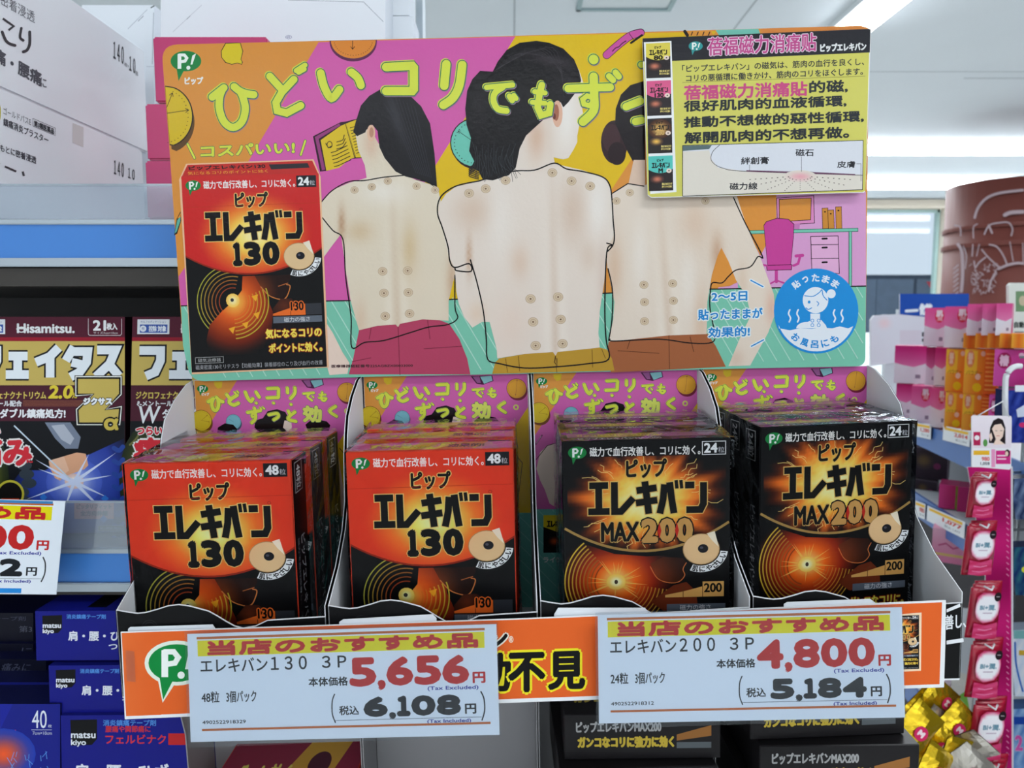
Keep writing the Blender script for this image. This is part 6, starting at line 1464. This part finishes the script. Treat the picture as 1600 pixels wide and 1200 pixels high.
    org = at(1590, 480, 1.6); C = wcanvas(org, 1.6); C.slab([(1576, 446), (1580, 442), (1612, 442), (1612, 521), (1576, 521)], .008, (224, 230, 222), (226, 232, 226)); C.rect(1577, 443.5, 1611, 520, (228, 234, 226)); C.rect(1587, 455, 1611, 487, (120, 156, 116)); C.ell(1598, 470, 6, 8, (200, 190, 160), 14); C.text('自動', 1585, 503, 1600, 512, (50, 60, 56), bold=.5); C.rect(1585, 518, 1600, 520, (110, 120, 116))
    o = link('white_sign', C.mesh('white_sign', PAPER)); o.location = org; tag(o, 'white sign with green picture standing over the orange cartons', 'sign')

def hang_strip():
    """clip strip with red pouches at the end of the aisle"""
    Y = 1.0; MAG = (186, 28, 104)
    def org(px, py): return at(px, py, Y)
    og = at(1545, 900, Y + .01); C = wcanvas(og, Y + .012); 
    C.slab([(1512, 730), (1580, 728), (1583, 1230), (1536, 1230), (1540, 900)], .002, MAG, (226, 214, 222)); C.grad([(1512, 730), (1577, 728), (1579, 1230), (1536, 1230), (1540, 900)], lambda x, y: mixc((196, 34, 114), (150, 20, 84), sin(y * .05) * .5 + .5), 14)
    C.line([(1581, 730), (1582.5, 1228)], 3, (206, 206, 214)); [C.line([(1573, yy), (1576, yy + 3)], 1.4, (226, 130, 180)) for yy in range(762, 1180, 9) if (yy // 60) % 3]
    o = link('hanging_strip', C.mesh('hanging_strip', GLOSS)); o.location = og; tag(o, 'magenta hanging display strip with pale edge carrying the red pouches', 'strip')
    def bag(px, py, w, h, label, Yb, tilt=0.0):
        root = empty('pouch', at(px, py, Yb)); tag(root, label, 'pouch', 'red pouches on the hanging strip')
        s = Yb / F; W = w * s; H = h * s
        def front(seed):
            rn = random.Random(seed); bm = bmesh.new(); nx, nz = 10, 14; g = []
            for k in range(nz + 1):
                row = []
                for i in range(nx + 1):
                    u, v = i / nx, k / nz; puff = .006 * (sin(pi * u) ** .7) * (sin(pi * min(1, max(0, (v - .04) / .92))) ** .6)
                    row.append(bm.verts.new(((u - .5) * W * (1 + .05 * v) - v * W * .12, -puff - rn.uniform(0, .0012) * (0 < i < nx), -v * H)))
                g.append(row)
            bk = []
            for k in range(nz + 1): bk.append([bm.verts.new((v.co.x, .002, v.co.z)) for v in g[k]])
            for k in range(nz):
                for i in range(nx): bm.faces.new((g[k][i], g[k + 1][i], g[k + 1][i + 1], g[k][i + 1])); bm.faces.new((bk[k][i], bk[k][i + 1], bk[k + 1][i + 1], bk[k + 1][i]))
            for k in range(nz):
                for a in (0, nx): bm.faces.new((g[k][a], bk[k][a], bk[k + 1][a], g[k + 1][a]))
            for a in (0, nz):
                for i in range(nx): bm.faces.new((g[a][i], g[a][i + 1], bk[a][i + 1], bk[a][i]))
            bmesh.ops.recalc_face_normals(bm, faces=bm.faces[:]); me = bpy.data.meshes.new('pouch_body'); bm.to_mesh(me); bm.free(); me.materials.append(material('red_pouch_foil', (176, 26, 56), rough=.25, spec=.6, noise=.12, nscale=30, bump=.6, bscale=50))
            for p in me.polygons: p.use_smooth = True
            return me
        for q in range(3):
            b = link('pouch_body', front(q + int(py)), root); b.location = (q * .008, q * .009, q * .001)
        C = Canvas(lambda x, y, z: Vector(((x - .5) * W - y * W * .12, -.0078 - z, -y * H)), dz=3e-5)
        C.grad([(.08, .3), (.12, .14), (.3, .06), (.7, .06), (.9, .16), (.95, .32), (.92, .5), (.78, .62), (.4, .66), (.14, .56), (.08, .44)], lambda x, y: mixc((240, 238, 244), (206, 60, 110), (hypot((x - .5) / .42, (y - .36) / .27) - .9) / .2), .06); C.grad([(.08, .66), (.5, .7), (.92, .64), (.96, .95), (.5, .98), (.06, .95)], lambda x, y: mixc((190, 36, 84), (214, 80, 130), .5 + .5 * sin(y * 40 + x * 6)), .06)
        C.text('BI+潤.', .24, .3, .8, .4, (110, 150, 170), bold=.008); C.rect(.36, .45, .7, .47, (190, 170, 190)); C.ell(.84, .14, .13, .09, (36, 26, 32), 16); C.rect(.78, .13, .9, .145, (170, 160, 164)); C.line([(.25, .78), (.5, .8), (.75, .77)], .02, (226, 130, 170)); C.line([(.2, .88), (.5, .9), (.8, .87)], .012, (226, 130, 170))
        link('pouch_print', C.mesh('pouch_print', SATIN), root)
        hk = tube('hook', [(-.006, -.006, .004), (0, -.012, .001), (.006, -.006, .004)], .0012, material('clear_plastic_hook', (226, 226, 232), rough=.2)); link('hook', hk, root)
    spots = [(1536, 745, 34, 66, 'red pouch with white round label, topmost under the photo card', .93), (1533, 822, 40, 80, 'red pouch with white round label, second from the top of the strip', .92), (1540, 918, 42, 84, 'red pouch with white round label, middle one of the strip', .91), (1541, 1008, 44, 88, 'red pouch with white round label, fourth from the top of the strip', .90), (1546, 1102, 46, 92, 'red pouch with white round label, fifth from the top of the strip', .89), (1548, 1194, 46, 60, 'red pouch cut by the frame at the bottom of the strip', .88)]
    for a in spots: bag(a[0], a[1], a[2] * 1.05, a[3], a[4], a[5])
    # photo card
    og = at(1548, 690, .90); C = wcanvas(og, .90); C.slab([(1518, 651), (1521, 649), (1578, 650), (1581, 653), (1580, 731), (1577, 734), (1518, 729)], .001, (228, 226, 232), (232, 232, 236))
    C.rgrad(1519, 650, 1580, 700, lambda x, y: mixc((236, 226, 234), (226, 214, 224), (y - 650) / 50), 2, 2); C.rect(1519, 700, 1548, 730, (230, 230, 234)); C.rect(1521, 704, 1546, 711, (228, 176, 50)); C.text('980', 1534, 714, 1546, 720, (206, 60, 70), bold=.3); C.text('1,058', 1532, 722, 1546, 727, (60, 70, 90), bold=.2); C.rect(1521, 675, 1532, 696, (180, 40, 84)); C.ell(1526.5, 684, 4, 4, (232, 226, 232), 12)
    C.ell(1539.5, 692, 3.6, 6, (90, 150, 80), 10); C.rect(1556, 704, 1579, 725, (206, 50, 130)); C.rect(1558, 711, 1576, 713, (238, 210, 226)); C.rect(1558, 716, 1572, 718, (238, 210, 226)); C.rect(1549, 702, 1555, 730, (226, 150, 190))
    C.poly([(1545, 692), (1547, 668), (1552, 657), (1560, 653), (1567, 656), (1571, 668), (1571, 694)], (40, 32, 36)); C.poly([(1550, 670), (1554, 664), (1564, 662), (1569, 670), (1567, 682), (1562, 688), (1570, 694), (1552, 695), (1556, 686)], (236, 208, 194)); C.poly([(1545, 680), (1549, 676), (1551, 684), (1548, 690)], (236, 208, 194)); C.line([(1555, 673), (1558, 673)], .8, (60, 40, 40)); C.line([(1563, 673), (1566, 673)], .8, (60, 40, 40)); C.line([(1557, 681), (1562, 681)], .9, (200, 90, 90))
    C.ell(1574, 708, 4, 6, (46, 34, 38), 12); C.ell(1573, 709, 2.5, 4, (232, 200, 186), 12)
    o = link('photo_card', C.mesh('photo_card', GLOSS)); o.location = og; tag(o, 'white promotional card with photo of a dark-haired person above the red pouches', 'card')
    # hanger loop and string
    WP = material('white_plastic', (228, 230, 234), rough=.35)
    P = []
    for i in range(15):
        a = radians(180 - 100 * i / 14); P.append(at(1592 + 21 * cos(a), 596 - 24 * sin(a), .92))
    P = [at(1571, 649, .92), at(1570.5, 620, .92)] + P
    o = link('hanger_loop', tube('hanger_loop', P, .0034, WP)); tag(o, 'white curved plastic hanger arm at the picture edge above the photo card', 'hanger')
    o2 = link('string', tube('string', [at(1527, 650, .9), at(1567, 627, .905), at(1577, 652, .9)], .0007, WP), o)
    # blue and pale pouches at the very edge
    def edgepack(px0, py0, px1, py1, c, c2, label, art=None):
        og = at((px0 + px1) / 2, (py0 + py1) / 2, 1.15); C = wcanvas(og, 1.15); C.slab([(px0 + 2, py0), (px1, py0 - 2), (px1, py1), (px0 + 4, py1), (px0, (py0 + py1) / 2)], .03, c, mixc(c, (0, 0, 0), .3))
        C.grad([(px0 + 2, py0), (px1, py0 - 2), (px1, py1), (px0 + 4, py1), (px0, (py0 + py1) / 2)], lambda x, y: mixc(c, c2, .5 + .5 * sin((x * .4 + y * .11))), 8)
        if art: art(C)
        o = link('edge_pouch', C.mesh('edge_pouch', GLOSS)); o.location = og; tag(o, label, 'pouch', 'pouches along the picture edge')
    edgepack(1573, 610, 1640, 692, (24, 34, 110), (60, 80, 170), 'navy blue refill pouch beside the white hanger', lambda C: (C.rect(1586, 602, 1604, 612, (232, 236, 242)), C.ell(1598, 664, 6, 4, (206, 50, 110), 10), C.poly([(1588, 640), (1612, 626), (1612, 650), (1590, 652)], (206, 214, 232))))
    edgepack(1583, 748, 1640, 812, (30, 44, 84), (120, 140, 170), 'dark blue pouch below the first one at the edge')
    edgepack(1583, 855, 1640, 930, (24, 40, 96), (50, 110, 120), 'blue pouch with yellow spot at the edge beside the middle red pouch', lambda C: C.ell(1602, 890, 6, 5, (206, 214, 60), 12))
    edgepack(1582, 985, 1640, 1088, (196, 214, 236), (226, 232, 240), 'pale blue white pouch at the edge', lambda C: (C.line([(1586, 1004), (1588, 1040), (1598, 1080)], 3, (60, 110, 190), curve=True), C.rect(1584, 985, 1640, 998, (130, 190, 190)), C.rect(1592, 1016, 1606, 1024, (206, 170, 60))))
    edgepack(1582, 1108, 1640, 1240, (80, 124, 190), (150, 184, 220), 'light blue pouch with number print at the lower edge', lambda C: (C.text('2', 1587, 1150, 1597, 1172, (206, 90, 170), bold=1.4, oc=(236, 236, 240), ow=1.6), C.rect(1584, 1120, 1640, 1132, (34, 70, 160))))
    # wire rack and wall behind them
    WR = material('rack_wire', (150, 156, 160), rough=.3, metal=.7)
    og = at(1592, 900, 1.22); bxs = []
    for q in range(9): p = at(1586, 560 + q * 90, 1.22) - og; bxs.append((-.02, 0, p.z, .3, .004, p.z + .004))
    for q in range(4): bxs.append((-.005 + q * .04, .004, -.4, -.001 + q * .04, .008, .4))
    o = link('wire_rack', boxmesh('wire_rack', bxs, WR)); o.location = og; tag(o, 'grey wire rack behind the blue pouches at the picture edge', 'rack')
    # gold packets in the low bin
    GOLDM = material('gold_foil', (226, 190, 40), rough=.22, metal=.75, noise=.25, nscale=60, bump=.8, bscale=90)
    SILV = material('silver_foil', (196, 190, 180), rough=.25, metal=.7, bump=.8, bscale=80); rn = random.Random(12)
    pos = [(1442, 1105, 1), (1468, 1092, -1), (1452, 1140, 1), (1490, 1135, 1), (1470, 1165, -1), (1508, 1170, 1), (1440, 1178, -1), (1488, 1190, 1), (1518, 1200, -1), (1456, 1205, 1), (1430, 1140, 1)]
    names = ['topmost beside the grey panel', 'under the tilted price tag', 'second row beside the panel', 'against the pale pink box', 'in the middle of the bin', 'touching the red pouches', 'low against the grey panel', 'low in the middle', 'cut by the lower edge at the pouches', 'cut by the lower edge beside the panel', 'half hidden behind the rounded panel']
    for i, (x, y, s) in enumerate(pos):
        r = empty('gold_packet', at(x, y, .93 - .012 * i)); r.rotation_euler = (radians(rn.uniform(-20, 30)), radians(s * rn.uniform(20, 55)), radians(rn.uniform(-25, 25))); tag(r, 'crinkled gold foil packet in the low bin, ' + names[i], 'packet', 'gold foil packets')
        bm = bmesh.new(); nx, nz = 8, 10; g = []
        for side in (-1, 1):
            rows = []
            for k in range(nz + 1):
                rows.append([bm.verts.new(((i_ / nx - .5) * .042, side * (.009 * sin(pi * i_ / nx) * sin(pi * k / nz) ** .6 + rn.uniform(0, .0012)), (k / nz - .5) * .06)) for i_ in range(nx + 1)])
            g.append(rows)
            for k in range(nz):
                for i_ in range(nx): bm.faces.new((rows[k][i_], rows[k][i_ + 1], rows[k + 1][i_ + 1], rows[k + 1][i_]))
        bmesh.ops.recalc_face_normals(bm, faces=bm.faces[:]); me = bpy.data.meshes.new('packet_body'); bm.to_mesh(me); bm.free(); me.materials.append(GOLDM if i % 3 != 2 else SILV); link('packet_body', me, r)
        C = Canvas(lambda a, b, z: Vector(((a - .5) * .042, -.0112 - z, (.5 - b) * .06)), dz=3e-5); C.ell(.5, .5, .2, .14, (206, 40, 96), 14); C.text('M', .42, .455, .58, .545, (240, 220, 226), bold=.02); C.rect(.3, .76, .7, .82, (240, 236, 226)); link('packet_label', C.mesh('packet_label', PAPER), r)
PG, PG2, PG3 = 0.86, 1.12, 0.95
room()
zs1 = shelf('top shelf with clear guard and bright blue strip holding the white and magenta cartons', 290, 351, 403, 447, 289, .57)
zs2 = shelf('second shelf with blue strip under the maroon and gold boxes, clear guard in front', 862, 864, 909, 930, 783, .57)
# bay back panel and the dark shelf ends
bay = empty('shelf_bay', (-.4, .8, 0)); tag(bay, 'dark shelf bay carcass behind and below the boxes', 'shelf bay')
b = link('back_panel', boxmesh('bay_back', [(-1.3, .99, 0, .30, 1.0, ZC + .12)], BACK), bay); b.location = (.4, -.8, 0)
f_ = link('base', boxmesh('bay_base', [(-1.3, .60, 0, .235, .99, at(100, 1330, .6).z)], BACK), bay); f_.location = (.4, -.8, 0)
stock_cartons()
relief_box()
navy_boxes()
build_poster()
build_info_card()
make_trays()
make_packs(None)
zt, zbot = lower_tier()
lying_cartons(zt, zbot)
build_banner()
price_card((292.5, 991), (775.5, 975.5), (780.5, 1148), (298, 1159.5), .3985, 'A')
tag(bpy.data.objects['price_card'], 'white price card reading 5,656 yen under the red orange cartons', 'price card', 'price cards')
o = price_card((934, 961), (1409, 949), (1414, 1121), (936, 1130.5), .3985, 'B')
tag(o, 'white price card reading 4,800 yen under the black cartons', 'price card', 'price cards')
o = price_card((-372, 770), (102, 783), (88, 929), (-372, 925), .545, 'C')
tag(o, 'white price card cut by the frame edge on the second shelf rail', 'price card', 'price cards')
gondola()
hang_strip()
bpy.data.objects.remove(_to); bpy.data.curves.remove(_tc)
